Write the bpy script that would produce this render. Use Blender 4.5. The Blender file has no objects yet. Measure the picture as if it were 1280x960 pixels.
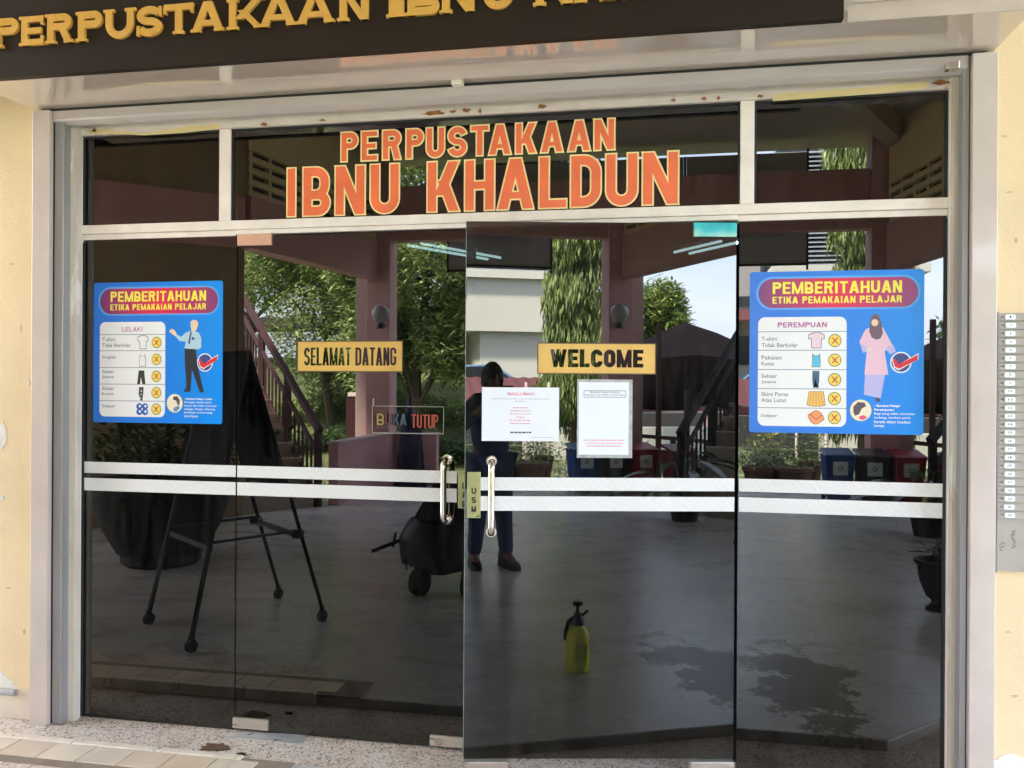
import bpy, math, random
from math import sin, cos, pi, radians
from mathutils import Vector, Matrix, noise
random.seed(7)
SC = bpy.context.scene
COL = SC.collection

# ------------------------------------------------------------------ camera
F = 1055.0                                   # focal length for a 1280 px wide frame
CAM = Vector((0, -3.3, 1.479))
YAW, PITCH, ROLL = 0.1862866, -0.0008446, 0.0058410
fw = Vector((-sin(YAW)*cos(PITCH), cos(YAW)*cos(PITCH), sin(PITCH)))
ri0 = Vector((cos(YAW), sin(YAW), 0)); up0 = ri0.cross(fw)
RI = ri0*cos(ROLL) + up0*sin(ROLL); UP = up0*cos(ROLL) - ri0*sin(ROLL)
cd = bpy.data.cameras.new('camera'); cam = bpy.data.objects.new('camera', cd); COL.objects.link(cam)
cd.sensor_width = 36; cd.lens = F*36/1280; cd.clip_start = .02; cd.clip_end = 900
Mx = Matrix((RI, UP, -fw)).transposed().to_4x4(); Mx.translation = CAM
cam.matrix_world = Mx
SC.camera = cam

# ------------------------------------------------------------------ world and sun
SUN_EL, SUN_AZ = radians(58), radians(305)   # azimuth from +y clockwise: the sun stands high, to the left beyond the library
w = bpy.data.worlds.new('World'); SC.world = w; w.use_nodes = True
wn = w.node_tree; bg = wn.nodes['Background']
sk = wn.nodes.new('ShaderNodeTexSky'); sk.sky_type = 'NISHITA'; sk.sun_disc = False
sk.sun_elevation = SUN_EL; sk.sun_rotation = SUN_AZ; sk.air_density = 1.2; sk.dust_density = 3.0; sk.ozone_density = 1.0
# thin bright cloud: the sky's own colour washed towards white in soft streaks, the same all round
tc = wn.nodes.new('ShaderNodeTexCoord'); mp = wn.nodes.new('ShaderNodeMapping'); mp.inputs['Scale'].default_value = (1, 1, 4)
nz = wn.nodes.new('ShaderNodeTexNoise'); nz.inputs['Scale'].default_value = 2.2; nz.inputs['Detail'].default_value = 6
wr = wn.nodes.new('ShaderNodeValToRGB'); wr.color_ramp.elements[0].position = .35; wr.color_ramp.elements[1].position = .7
wr.color_ramp.elements[0].color = (.35, .35, .35, 1); wr.color_ramp.elements[1].color = (.9, .9, .9, 1)
mxs = wn.nodes.new('ShaderNodeMixRGB'); mxs.inputs[2].default_value = (5.0, 5.8, 7.3, 1)
wn.links.new(tc.outputs['Generated'], mp.inputs['Vector']); wn.links.new(mp.outputs[0], nz.inputs['Vector'])
wn.links.new(nz.outputs['Fac'], wr.inputs[0]); wn.links.new(wr.outputs[0], mxs.inputs[0])
wn.links.new(sk.outputs[0], mxs.inputs[1]); wn.links.new(mxs.outputs[0], bg.inputs['Color'])
bg.inputs['Strength'].default_value = 0.12
sd = bpy.data.lights.new('sun', 'SUN'); sun = bpy.data.objects.new('sun', sd); COL.objects.link(sun)
sd.energy = 4.2; sd.angle = radians(5); sd.color = (1, .95, .87)
sdir = Vector((sin(SUN_AZ)*cos(SUN_EL), cos(SUN_AZ)*cos(SUN_EL), sin(SUN_EL)))
sun.rotation_euler = sdir.to_track_quat('Z', 'Y').to_euler()
SC.view_settings.view_transform = 'Standard'; SC.view_settings.look = 'None'
SC.view_settings.exposure = 4.25; SC.view_settings.gamma = 1
SC.cycles.max_bounces = 10; SC.cycles.diffuse_bounces = 5; SC.cycles.glossy_bounces = 5; SC.cycles.transparent_max_bounces = 12
SC.cycles.sample_clamp_indirect = 6; SC.cycles.use_adaptive_sampling = False

# ------------------------------------------------------------------ geometry of the picture -> the place
def ray(u, v): return RI*((u-640)/F) - UP*((v-480)/F) + fw
def at(u, v, y=0.0):                          # the point of the plane Y = y that stands at this place of the photo
    r = ray(u, v); return CAM + r*((y-CAM.y)/r.y)
TH = radians(11.55); HX = 0.2436; DW = 1.0252 # open door: angle, hinge, width
DN = Vector((sin(TH), -cos(TH), 0)); DX = Vector((cos(TH), sin(TH), 0)); DH = Vector((HX, 0, 0))
def atd(u, v, off=0.0):                       # the same on the open door: (distance along it, height)
    r = ray(u, v); p0 = DH + DN*off; t = (p0-CAM).dot(DN)/r.dot(DN); p = CAM + r*t
    return (p-DH).dot(DX), p.z

# ------------------------------------------------------------------ materials
MATS = {}
def lin(c): return tuple(((x/255)/12.92 if x/255 <= .04045 else ((x/255+.055)/1.055)**2.4) for x in c)
def new_mat(name):
    m = bpy.data.materials.new(name); m.use_nodes = True; nt = m.node_tree
    return m, nt, nt.nodes['Principled BSDF'], nt.nodes, nt.links
def mat(name, col, rough=.5, metal=0., var=.12, scale=12., bump=.0, bscale=60., spots=None, spec=.5, stretch=(1, 1, 1), coat=0.):
    """base colour modulated by two noises, noise bump, optional patches of a second colour"""
    if name in MATS: return MATS[name]
    m, nt, b, N, L = new_mat(name)
    b.inputs['Roughness'].default_value = rough; b.inputs['Metallic'].default_value = metal
    b.inputs['Specular IOR Level'].default_value = spec; b.inputs['Coat Weight'].default_value = coat
    tc = N.new('ShaderNodeTexCoord'); mp = N.new('ShaderNodeMapping'); mp.inputs['Scale'].default_value = stretch
    L.new(tc.outputs['Object'], mp.inputs[0])
    n1 = N.new('ShaderNodeTexNoise'); n1.inputs['Scale'].default_value = scale; n1.inputs['Detail'].default_value = 8
    L.new(mp.outputs[0], n1.inputs['Vector'])
    r = N.new('ShaderNodeValToRGB'); r.color_ramp.elements[0].position = .3; r.color_ramp.elements[1].position = .7
    r.color_ramp.elements[0].color = tuple(c*(1-var) for c in col)+(1,); r.color_ramp.elements[1].color = tuple(min(1, c*(1+var)) for c in col)+(1,)
    L.new(n1.outputs['Fac'], r.inputs[0]); out = r.outputs[0]
    rr = N.new('ShaderNodeMapRange'); rr.inputs['To Min'].default_value = max(0, rough-.08); rr.inputs['To Max'].default_value = min(1, rough+.08)
    L.new(n1.outputs['Fac'], rr.inputs[0]); L.new(rr.outputs[0], b.inputs['Roughness'])
    if spots:                                  # (colour, scale, threshold 0..1, softness)
        n2 = N.new('ShaderNodeTexNoise'); n2.inputs['Scale'].default_value = spots[1]; n2.inputs['Detail'].default_value = 9; n2.inputs['Roughness'].default_value = .65
        L.new(mp.outputs[0], n2.inputs['Vector'])
        mr = N.new('ShaderNodeMapRange'); mr.inputs['From Min'].default_value = spots[2]; mr.inputs['From Max'].default_value = spots[2]+spots[3]
        L.new(n2.outputs['Fac'], mr.inputs[0])
        mx = N.new('ShaderNodeMixRGB'); mx.inputs[2].default_value = tuple(spots[0])+(1,)
        L.new(mr.outputs[0], mx.inputs[0]); L.new(out, mx.inputs[1]); out = mx.outputs[0]
    L.new(out, b.inputs['Base Color'])
    if bump:
        n3 = N.new('ShaderNodeTexNoise'); n3.inputs['Scale'].default_value = bscale; n3.inputs['Detail'].default_value = 6
        L.new(mp.outputs[0], n3.inputs['Vector'])
        bp = N.new('ShaderNodeBump'); bp.inputs['Strength'].default_value = bump; bp.inputs['Distance'].default_value = .01
        L.new(n3.outputs['Fac'], bp.inputs['Height']); L.new(bp.outputs[0], b.inputs['Normal'])
    MATS[name] = m; return m
def leaf_mat(name, a, b_, c=None):
    if name in MATS: return MATS[name]
    m, nt, b, N, L = new_mat(name)
    g = N.new('ShaderNodeNewGeometry'); r = N.new('ShaderNodeValToRGB')
    r.color_ramp.elements[0].color = a+(1,); r.color_ramp.elements[1].color = b_+(1,)
    if c: e = r.color_ramp.elements.new(.9); e.color = c+(1,)
    L.new(g.outputs['Random Per Island'], r.inputs[0]); L.new(r.outputs[0], b.inputs['Base Color'])
    b.inputs['Roughness'].default_value = .45
    t = N.new('ShaderNodeBsdfTranslucent'); ms = N.new('ShaderNodeMixShader'); ms.inputs[0].default_value = .3
    L.new(r.outputs[0], t.inputs[0]); L.new(b.outputs[0], ms.inputs[1]); L.new(t.outputs[0], ms.inputs[2])
    L.new(ms.outputs[0], N['Material Output'].inputs[0])
    MATS[name] = m; return m
def glass_mat(name, tint, ior, extra=.0, rough=0.0, smudge=True):
    m, nt, b, N, L = new_mat(name); N.remove(b)
    g = N.new('ShaderNodeBsdfGlossy'); g.inputs['Roughness'].default_value = rough; g.inputs['Color'].default_value = (1, .97, .93, 1)
    t = N.new('ShaderNodeBsdfTransparent'); ge = N.new('ShaderNodeNewGeometry'); tm = N.new('ShaderNodeMixRGB')
    tm.inputs[1].default_value = tint+(1,); tm.inputs[2].default_value = (1, 1, 1, 1); L.new(ge.outputs['Backfacing'], tm.inputs[0]); L.new(tm.outputs[0], t.inputs[0])
    fr = N.new('ShaderNodeFresnel'); fr.inputs['IOR'].default_value = ior
    bk_ = N.new('ShaderNodeMath'); bk_.operation = 'SUBTRACT'; bk_.inputs[0].default_value = 1; L.new(ge.outputs['Backfacing'], bk_.inputs[1]); ml = N.new('ShaderNodeMath'); ml.operation = 'MULTIPLY'; L.new(fr.outputs[0], ml.inputs[0]); L.new(bk_.outputs[0], ml.inputs[1])
    ms = N.new('ShaderNodeMixShader'); L.new(ml.outputs[0], ms.inputs[0]); L.new(t.outputs[0], ms.inputs[1]); L.new(g.outputs[0], ms.inputs[2])
    last = ms
    if smudge:                                 # a film of dust and wiping marks
        d = N.new('ShaderNodeBsdfDiffuse'); d.inputs[0].default_value = (.5, .48, .45, 1)
        tc = N.new('ShaderNodeTexCoord'); mp = N.new('ShaderNodeMapping'); mp.inputs['Scale'].default_value = (9, 1, 1.1)
        nz = N.new('ShaderNodeTexNoise'); nz.inputs['Scale'].default_value = 3.; nz.inputs['Detail'].default_value = 8; nz.inputs['Roughness'].default_value = .6
        mr = N.new('ShaderNodeMapRange'); mr.inputs['From Min'].default_value = .45; mr.inputs['From Max'].default_value = .8; mr.inputs['To Min'].default_value = .002; mr.inputs['To Max'].default_value = .028
        vz = N.new('ShaderNodeTexVoronoi'); vz.inputs['Scale'].default_value = 26
        sp = N.new('ShaderNodeMath'); sp.operation = 'LESS_THAN'; sp.inputs[1].default_value = .035
        n4 = N.new('ShaderNodeTexNoise'); n4.inputs['Scale'].default_value = 5
        gt = N.new('ShaderNodeMath'); gt.operation = 'GREATER_THAN'; gt.inputs[1].default_value = .6
        mu = N.new('ShaderNodeMath'); mu.operation = 'MULTIPLY'; m5 = N.new('ShaderNodeMath'); m5.operation = 'MULTIPLY_ADD'; m5.inputs[1].default_value = .5
        L.new(tc.outputs['Object'], mp.inputs[0]); L.new(mp.outputs[0], nz.inputs['Vector']); L.new(nz.outputs['Fac'], mr.inputs[0])
        L.new(tc.outputs['Object'], vz.inputs['Vector']); L.new(vz.outputs['Distance'], sp.inputs[0])
        L.new(tc.outputs['Object'], n4.inputs['Vector']); L.new(n4.outputs['Fac'], gt.inputs[0]); L.new(sp.outputs[0], mu.inputs[0]); L.new(gt.outputs[0], mu.inputs[1])
        L.new(mu.outputs[0], m5.inputs[0]); L.new(mr.outputs[0], m5.inputs[2])
        ms2 = N.new('ShaderNodeMixShader'); L.new(m5.outputs[0], ms2.inputs[0]); L.new(ms.outputs[0], ms2.inputs[1]); L.new(d.outputs[0], ms2.inputs[2]); last = ms2
    L.new(last.outputs[0], N['Material Output'].inputs[0])
    return m
M_glass = glass_mat('tinted_glass', (.046, .048, .046), 1.80)
M_clear = glass_mat('clear_acrylic', (1, 1, 1), 1.12, smudge=False)
def emit(name, col, s):
    m, nt, b, N, L = new_mat(name); b.inputs['Emission Color'].default_value = col+(1,); b.inputs['Emission Strength'].default_value = s
    b.inputs['Base Color'].default_value = (.8, .8, .8, 1); return m

# ------------------------------------------------------------------ mesh building
class MB:
    def __init__(s): s.v = []; s.f = []; s.m = []; s.mats = []
    def mi(s, m):
        if m not in s.mats: s.mats.append(m)
        return s.mats.index(m)
    def add(s, vs, fs, m=None):
        b = len(s.v); s.v += [tuple(p) for p in vs]; s.f += [tuple(i+b for i in f) for f in fs]; s.m += [s.mi(m) if m else 0]*len(fs); return s
    def box(s, x0, x1, y0, y1, z0, z1, m=None, M=None, bev=0.):
        if x0 > x1: x0, x1 = x1, x0
        if y0 > y1: y0, y1 = y1, y0
        if z0 > z1: z0, z1 = z1, z0
        vs = [Vector((x, y, z)) for x in (x0, x1) for y in (y0, y1) for z in (z0, z1)]
        if M: vs = [M @ p for p in vs]
        return s.add(vs, [(0, 1, 3, 2), (4, 6, 7, 5), (0, 4, 5, 1), (2, 3, 7, 6), (0, 2, 6, 4), (1, 5, 7, 3)], m)
    def beam(s, a, b, wd, ht, m=None, upv=Vector((0, 0, 1))):
        a = Vector(a); b = Vector(b); d = (b-a).normalized(); sd_ = d.cross(upv)
        if sd_.length < 1e-4: sd_ = d.cross(Vector((0, 1, 0)))
        sd_.normalize(); u = sd_.cross(d).normalized()
        vs = [p + sd_*wd/2*i + u*ht/2*j for p in (a, b) for i in (-1, 1) for j in (-1, 1)]
        return s.add(vs, [(0, 1, 3, 2), (4, 6, 7, 5), (0, 4, 5, 1), (2, 3, 7, 6), (0, 2, 6, 4), (1, 5, 7, 3)], m)
    def tube(s, pts, r, n=10, m=None, caps=True):
        pts = [Vector(p) for p in pts]; rs = r if isinstance(r, (list, tuple)) else [r]*len(pts)
        rings = []; pu = None
        for i, p in enumerate(pts):
            d = (pts[min(i+1, len(pts)-1)] - pts[max(i-1, 0)]).normalized()
            if pu is None: pu = Vector((0, 0, 1)) if abs(d.z) < .9 else Vector((1, 0, 0))
            sd_ = d.cross(pu).normalized(); pu = sd_.cross(d).normalized()
            rings.append([p + (sd_*cos(2*pi*k/n) + pu*sin(2*pi*k/n))*rs[i] for k in range(n)])
        vs = [q for rg in rings for q in rg]
        fs = [(i*n+k, i*n+(k+1) % n, (i+1)*n+(k+1) % n, (i+1)*n+k) for i in range(len(pts)-1) for k in range(n)]
        if caps: fs += [tuple(range(n-1, -1, -1)), tuple((len(pts)-1)*n+k for k in range(n))]
        return s.add(vs, fs, m)
    def lathe(s, prof, c=(0, 0, 0), n=20, m=None, sx=1, sy=1):
        c = Vector(c); vs = []; fs = []
        for r, z in prof: vs += [c + Vector((r*cos(2*pi*k/n)*sx, r*sin(2*pi*k/n)*sy, z)) for k in range(n)]
        for i in range(len(prof)-1): fs += [(i*n+k, i*n+(k+1) % n, (i+1)*n+(k+1) % n, (i+1)*n+k) for k in range(n)]
        fs += [tuple(range(n-1, -1, -1)), tuple((len(prof)-1)*n+k for k in range(n))]
        return s.add(vs, fs, m)
    def prism(s, poly, z0, z1, m=None):          # horizontal outline raised between two heights
        n = len(poly); vs = [(x, y, z0) for x, y in poly] + [(x, y, z1) for x, y in poly]
        return s.add(vs, [tuple(range(n-1, -1, -1)), tuple(range(n, 2*n))] + [(k, (k+1) % n, n+(k+1) % n, n+k) for k in range(n)], m)
    def sheet(s, poly, y0, y1, m=None):          # vertical outline (x,z) given thickness from y0 (front) to y1 (back)
        n = len(poly); vs = [(x, y0, z) for x, z in poly] + [(x, y1, z) for x, z in poly]
        return s.add(vs, [tuple(range(n)), tuple(range(2*n-1, n-1, -1))] + [((k+1) % n, k, n+k, n+(k+1) % n) for k in range(n)], m)
    def build(s, name, material=None, parent=None, smooth=False, loc=None, bevel=0., **kw):
        me = bpy.data.meshes.new(name); me.from_pydata(s.v, [], s.f)
        ms = s.mats if s.mats and material is None else [material]
        for q in ms: me.materials.append(q)
        if s.mats and material is None: me.polygons.foreach_set('material_index', s.m)
        if smooth:
            me.polygons.foreach_set('use_smooth', [True]*len(me.polygons))
            me.set_sharp_from_angle(angle=radians(40))
        me.update()
        o = bpy.data.objects.new(name, me); COL.objects.link(o)
        if parent: o.parent = parent
        if loc: o.location = loc
        if bevel:
            b = o.modifiers.new('bevel', 'BEVEL'); b.width = bevel; b.segments = 2; b.limit_method = 'ANGLE'
        for k, v in kw.items(): o[k] = v
        return o
def thing(name, label, cat, loc=(0, 0, 0), rz=0, group=None):
    o = bpy.data.objects.new(name, None); o.empty_display_size = .1; COL.objects.link(o); o.location = loc; o.rotation_euler = (0, 0, rz)
    tag(o, label, cat, group); return o
def tag(o, label, cat, group=None):
    o['label'] = label; o['category'] = cat
    if group: o['group'] = group
    return o
def copy_tree(o, parent=None):
    c = o.copy(); COL.objects.link(c); c.parent = parent
    for ch in [x for x in o.children]: copy_tree(ch, c)
    return c

# ---- flat shapes in the (x, z) plane
def rrect(x0, z0, x1, z1, r, n=6):
    r = min(r, (x1-x0)/2, (z1-z0)/2); o = []
    for cx, cz, a in ((x1-r, z0+r, -90), (x1-r, z1-r, 0), (x0+r, z1-r, 90), (x0+r, z0+r, 180)):
        o += [(cx+r*cos(radians(a+90*k/n)), cz+r*sin(radians(a+90*k/n))) for k in range(n+1)]
    return o
def circ(cx, cz, r, n=24, sx=1): return [(cx+r*sx*cos(2*pi*k/n), cz+r*sin(2*pi*k/n)) for k in range(n)]
def band(pts, t, e=0., closed=False):
    """strip of width t along a path in the plane, butt ends lengthened by e: list of quads"""
    P = []
    for p in pts:
        p = Vector(p)
        if not P or (p-P[-1]).length > 1e-5: P.append(p)
    n = len(P)
    if not closed and e:
        P[0] = P[0] - (P[1]-P[0]).normalized()*e; P[-1] = P[-1] + (P[-1]-P[-2]).normalized()*e
    L_, R_ = [], []
    for i in range(n):
        a = P[i]-P[i-1] if (i > 0 or closed) else P[1]-P[0]; b = P[(i+1) % n]-P[i] if (i < n-1 or closed) else P[-1]-P[-2]
        a = a.normalized(); b = b.normalized(); na = Vector((-a.y, a.x)); nb = Vector((-b.y, b.x))
        mm = (na+nb); mm = mm.normalized() if mm.length > 1e-6 else na
        k = (t/2+e)/max(.4, mm.dot(na)); L_.append(P[i]+mm*k); R_.append(P[i]-mm*k)
    q = []
    rng = range(n) if closed else range(n-1)
    for i in rng: j = (i+1) % n; q.append([tuple(R_[i]), tuple(R_[j]), tuple(L_[j]), tuple(L_[i])])
    return q
def arc(cx, cz, rx, rz, a0, a1, n=8): return [(cx+rx*cos(radians(a0+(a1-a0)*k/n)), cz+rz*sin(radians(a0+(a1-a0)*k/n))) for k in range(n+1)]
def glyph(ch, w, h, t, e=0., serif=0.):
    """pieces of a bold letter in a box w x h with stem width t; e grows it all round; serif adds slab feet"""
    out = []
    def rc(x0, z0, x1, z1): out.append([[(x0-e, z0-e), (x1+e, z0-e), (x1+e, z1+e), (x0-e, z1+e)]])
    def dg(xa, xb, z0=0., z1=None, wd=None):   # slanted bar cut level at both ends; xa, xb are its left edges
        z1 = h if z1 is None else z1; wd = wd or t*1.08; s = (xb-xa)/(z1-z0)
        ee = e*math.sqrt(1+s*s)
        out.append([[(xa-e*s-ee, z0-e), (xa+wd-e*s+ee, z0-e), (xb+wd+e*s+ee, z1+e), (xb+e*s-ee, z1+e)]])
    def bd(pts): out.append(band(pts, t, e))
    q = t/2; r = min(w*.42, h*.3)
    sf = serif; sh = t*.42
    def foot(x0, x1, zs): 
        if sf:
            for zz in zs: rc(x0-sf, 0 if zz == 0 else h-sh, x1+sf, sh if zz == 0 else h)
    if ch == 'I': rc(0+sf, 0, w-sf, h); foot(sf, w-sf, (0, 1)); return out
    if ch in 'BDEFHKLPRMN' or ch == 'U': pass
    s = sf
    if ch == 'E': rc(s, 0, s+t, h); rc(s+t-.001, h-t*.85, w, h); rc(s+t-.001, h*.5-t*.42, w*.9, h*.5+t*.42); rc(s+t-.001, 0, w, t*.85); foot(s, s+t, (0, 1)); (sf and (rc(w-sh, h*.68, w, h-t*.5), rc(w-sh, t*.5, w, h*.32)))
    elif ch == 'L': rc(s, 0, s+t, h); rc(s+t-.001, 0, w, t*.85); foot(s, s+t, (0, 1))
    elif ch == 'T': rc(w/2-t/2, 0, w/2+t/2, h); rc(0, h-t*.85, w, h); foot(w/2-t/2, w/2+t/2, (0,)); (sf and (rc(0, h*.68, sh, h-t*.5), rc(w-sh, h*.68, w, h-t*.5)))
    elif ch == 'H': rc(s, 0, s+t, h); rc(w-t-s, 0, w-s, h); rc(s+t-.001, h*.5-t*.42, w-s-t+.001, h*.5+t*.42); foot(s, s+t, (0, 1)); foot(w-t-s, w-s, (0, 1))
    elif ch in 'PR':
        rc(s, 0, s+t, h); zb = h*.44; rr = min((h-zb-t)/2, w*.4); R2 = w-q-(s if ch == 'R' else 0)
        bd([(s+t*.5, h-q)] + arc(R2-rr, h-q-rr, rr, rr, 90, 0, 6) + arc(R2-rr, zb+q+rr, rr, rr, 0, -90, 6) + [(s+t*.5, zb+q)])
        if ch == 'R': dg(w-t*1.1-s*.3, w*.45, 0, zb+q); foot(w-t-s*.3, w-s*.6, (0,))
        foot(s, s+t, (0, 1))
    elif ch == 'B':
        rc(s, 0, s+t, h); zm = h*.52
        for z0, z1, xr in ((zm-q, h-q, w-q-t*.12), (q, zm-q, w-q)):
            rr = min((z1-z0)/2, w*.34)
            bd([(s+t*.5, z1)] + arc(xr-rr, z1-rr, rr, rr, 90, 0, 6) + arc(xr-rr, z0+rr, rr, rr, 0, -90, 6) + [(s+t*.5, z0)])
        foot(s, s+t*.5, (0, 1))
    elif ch == 'D':
        rc(s, 0, s+t, h); rr = w*.42
        bd([(s+t*.5, h-q)] + arc(w-q-rr, h-q-rr, rr, rr, 90, 0, 6) + arc(w-q-rr, q+rr, rr, rr, 0, -90, 6) + [(s+t*.5, q)]); foot(s, s+t*.5, (0, 1))
    elif ch == 'U':
        rr = w/2-q-s; bd([(s+q, h)] + arc(s+q+rr, q+rr, rr, rr, 180, 360, 12) + [(w-q-s, h)]); foot(s, s+t, (1,)); foot(w-t-s, w-s, (1,))
    elif ch in 'OQ':
        rr = w/2-q; out.append(band(arc(w/2, h-q-rr, rr, rr, 0, 180, 10)+arc(w/2, q+rr, rr, rr, 180, 360, 10), t, e, True))
    elif ch in 'CG':
        rr = w/2-q; bd([(w-q, h*.66)] + arc(w/2, h-q-rr, rr, rr, 0, 180, 12) + arc(w/2, q+rr, rr, rr, 180, 360, 12) + [(w-q, h*.34)])
        if ch == 'G': rc(w-t, h*.3, w, h*.5); rc(w*.5, h*.5-t*.6, w, h*.5)
    elif ch == 'S':
        rr = w/2-q; r2 = (h/2-q)/2; bd(arc(w/2, h-q-r2, rr, r2, 12, 270, 16) + arc(w/2, q+r2, rr, r2, 90, -168, 16)[1:])
        if sf: rc(w-sh*1.1, h*.64, w, h*.97); rc(0, h*.03, sh*1.1, h*.36)
    elif ch == 'A':
        dg(s*.4, w/2-t*.62, wd=t*1.12); dg(w-t*1.12-s*.4, w/2-t*.5, wd=t*1.12); rc(w*.27, h*.2, w*.73, h*.2+t*.75)
        if sf: rc(0, 0, t+sf*1.5, sh); rc(w-t-sf*1.5, 0, w, sh)
    elif ch == 'K':
        rc(s, 0, s+t, h); dg(s+t*.75, w-t*1.25-s*.5, h*.32, h, t*1.2); dg(w-t*1.15-s*.4, s+t*1.15, 0, h*.62, t*1.15); foot(s, s+t, (0, 1))
        if sf: rc(w-t-sf*1.6, 0, w, sh); rc(w-t-sf*1.6, h-sh, w, h)
    elif ch == 'N':
        rc(s, 0, s+t, h); rc(w-t-s, 0, w-s, h); dg(w-t*1.12-s, s, wd=t*1.12); foot(s, s+t, (0, 1) if not sf else (0,)); foot(w-t-s, w-s, (1,))
    elif ch == 'J': bd([(w-q, h), (w-q, q+w*.36)] + arc(w/2, q+w*.34, w/2-q, w*.34, 0, -170, 10)[1:])
    elif ch == 'M':
        tt = t*.9; rc(0, 0, tt, h); rc(w-tt, 0, w, h); dg(w/2-tt*.5, 0, wd=tt); dg(w/2-tt*.5, w-tt, wd=tt)
    elif ch == 'W':
        tt = t*.85; dg(w*.2, 0, wd=tt); dg(w*.2, w/2-tt/2, wd=tt); dg(w*.8-tt, w/2-tt/2, wd=tt); dg(w*.8-tt, w-tt, wd=tt)
    return out
def letter(ch, x0, z0, x1, z1, t, yf, th, mb, m=None, e=0., serif=0., step=.00012):
    """letter solid standing proud of the plane: front at about yf, thickness th"""
    for i, piece in enumerate(glyph(ch, x1-x0, z1-z0, t, e, serif)):
        for quad in piece:
            mb.sheet([(x0+a, z0+b) for a, b in quad], yf-i*step, yf+th, m)

_tcache = {}
def text2d(s, off):
    if (s, off) in _tcache: return _tcache[(s, off)]
    c = bpy.data.curves.new('tmp', 'FONT'); c.body = s; c.offset = off; c.resolution_u = 2
    o = bpy.data.objects.new('tmp', c); COL.objects.link(o)
    dg = bpy.context.evaluated_depsgraph_get(); dg.update()
    me = o.evaluated_get(dg).to_mesh()
    vs = [(v.co.x, v.co.y) for v in me.vertices]; fs = [tuple(p.vertices) for p in me.polygons]
    o.evaluated_get(dg).to_mesh_clear(); bpy.data.objects.remove(o); bpy.data.curves.remove(c)
    _tcache[(s, off)] = (vs, fs); return vs, fs
def text(mb, s, x0, z0, x1, z1, y, m=None, off=.02):
    vs, fs = text2d(s, off)
    if not vs: return
    ax = min(v[0] for v in vs); bx = max(v[0] for v in vs); az = min(v[1] for v in vs); bz = max(v[1] for v in vs)
    mb.add([(x0+(a-ax)/(bx-ax)*(x1-x0), y, z0+(b-az)/(bz-az)*(z1-z0)) for a, b in vs], fs, m)

# ------------------------------------------------------------------ colours
M_cream = mat('cream_wall_paint', (.79, .60, .36), .75, var=.07, scale=2.2, bump=.14, bscale=70, spots=((.78, .72, .62), 2.2, .68, .03))
M_alu = mat('beige_powder_coated_metal', (.58, .48, .42), .34, metal=.0, var=.07, scale=5, bump=.02, spots=((.30, .25, .20), 30, .74, .03), coat=.3)
M_soffit = mat('glossy_beige_sheet_metal', (.66, .55, .47), .10, var=.05, scale=2, bump=.02, bscale=3, coat=1., spec=.7)
M_greymetal = mat('grey_shutter_metal', (.33, .32, .31), .35, metal=.3, var=.08, scale=8, stretch=(1, 1, .3))
M_dark = mat('dark_gap', (.02, .02, .022), .6)  # near-black that paints shade into slots and gaps; also colours one dark clip
M_frame = mat('off_white_frame_paint', (.84, .74, .65), .4, var=.07, scale=14, bump=.05, spots=((.42, .33, .24), 24, .70, .04))
M_head = mat('worn_white_head_paint', (.70, .61, .54), .5, var=.08, scale=10, bump=.15, spots=((.33, .14, .05), 9, .66, .03), stretch=(1, 1, 2.2))
M_plaster = mat('rough_plaster_edge', (.58, .50, .41), .85, var=.12, scale=10, bump=.5, bscale=30, spots=((.75, .68, .58), 7, .56, .06), stretch=(1.6, 1, .35))
M_stripe = mat('white_safety_film', (.80, .77, .73), .45, var=.03, scale=30)
M_steel = mat('brushed_steel', (.72, .64, .56), .18, metal=1., var=.06, scale=30)
M_patch = mat('worn_aluminium_patch', (.66, .58, .50), .3, metal=.7, var=.12, scale=25, stretch=(.3, 1, 2))
M_tape = mat('masking_tape', (.72, .56, .27), .6, var=.06, scale=8)
M_blk = mat('black_plastic', (.012, .012, .013), .4)
M_rubber = mat('black_rubber', (.015, .015, .016), .7)

# ================================================================== ground and floors
def structure(o): o['kind'] = 'structure'; return o
# lawn with a bank that climbs on the left
def hgt(x, y):
    d = max(0., min(1., (-y-13)/10)); sl = max(0., min(1., (-x-1.)/4))
    base = 2.6*d*d*(3-2*d)*sl
    return -.32 + base + .05*noise.noise(Vector((x*.5, y*.5, 0))) * (1 if y < -9 else .0)
mb = MB(); xs = [-400, -160, -80, -40]+[-34+i*1.0 for i in range(69)]+[40, 80, 160, 400]; ys = [60, 20, 6, 0, -4, -8.6]+[-9-.6*i for i in range(50)]+[-45, -60, -100, -200, -420]
for y in ys:
    for x in xs: mb.v.append((x, y, hgt(x, y)))
nx = len(xs)
mb.f = [(j*nx+i, j*nx+i+1, (j+1)*nx+i+1, (j+1)*nx+i) for j in range(len(ys)-1) for i in range(nx-1)]; mb.f = [f[::-1] for f in mb.f]
M_lawn = mat('lawn_soil_and_turf', (.085, .11, .035), .95, var=.5, scale=.9, bump=.8, bscale=14, spots=((.14, .13, .06), .5, .56, .1))
structure(mb.build('lawn', M_lawn, smooth=True))

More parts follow.
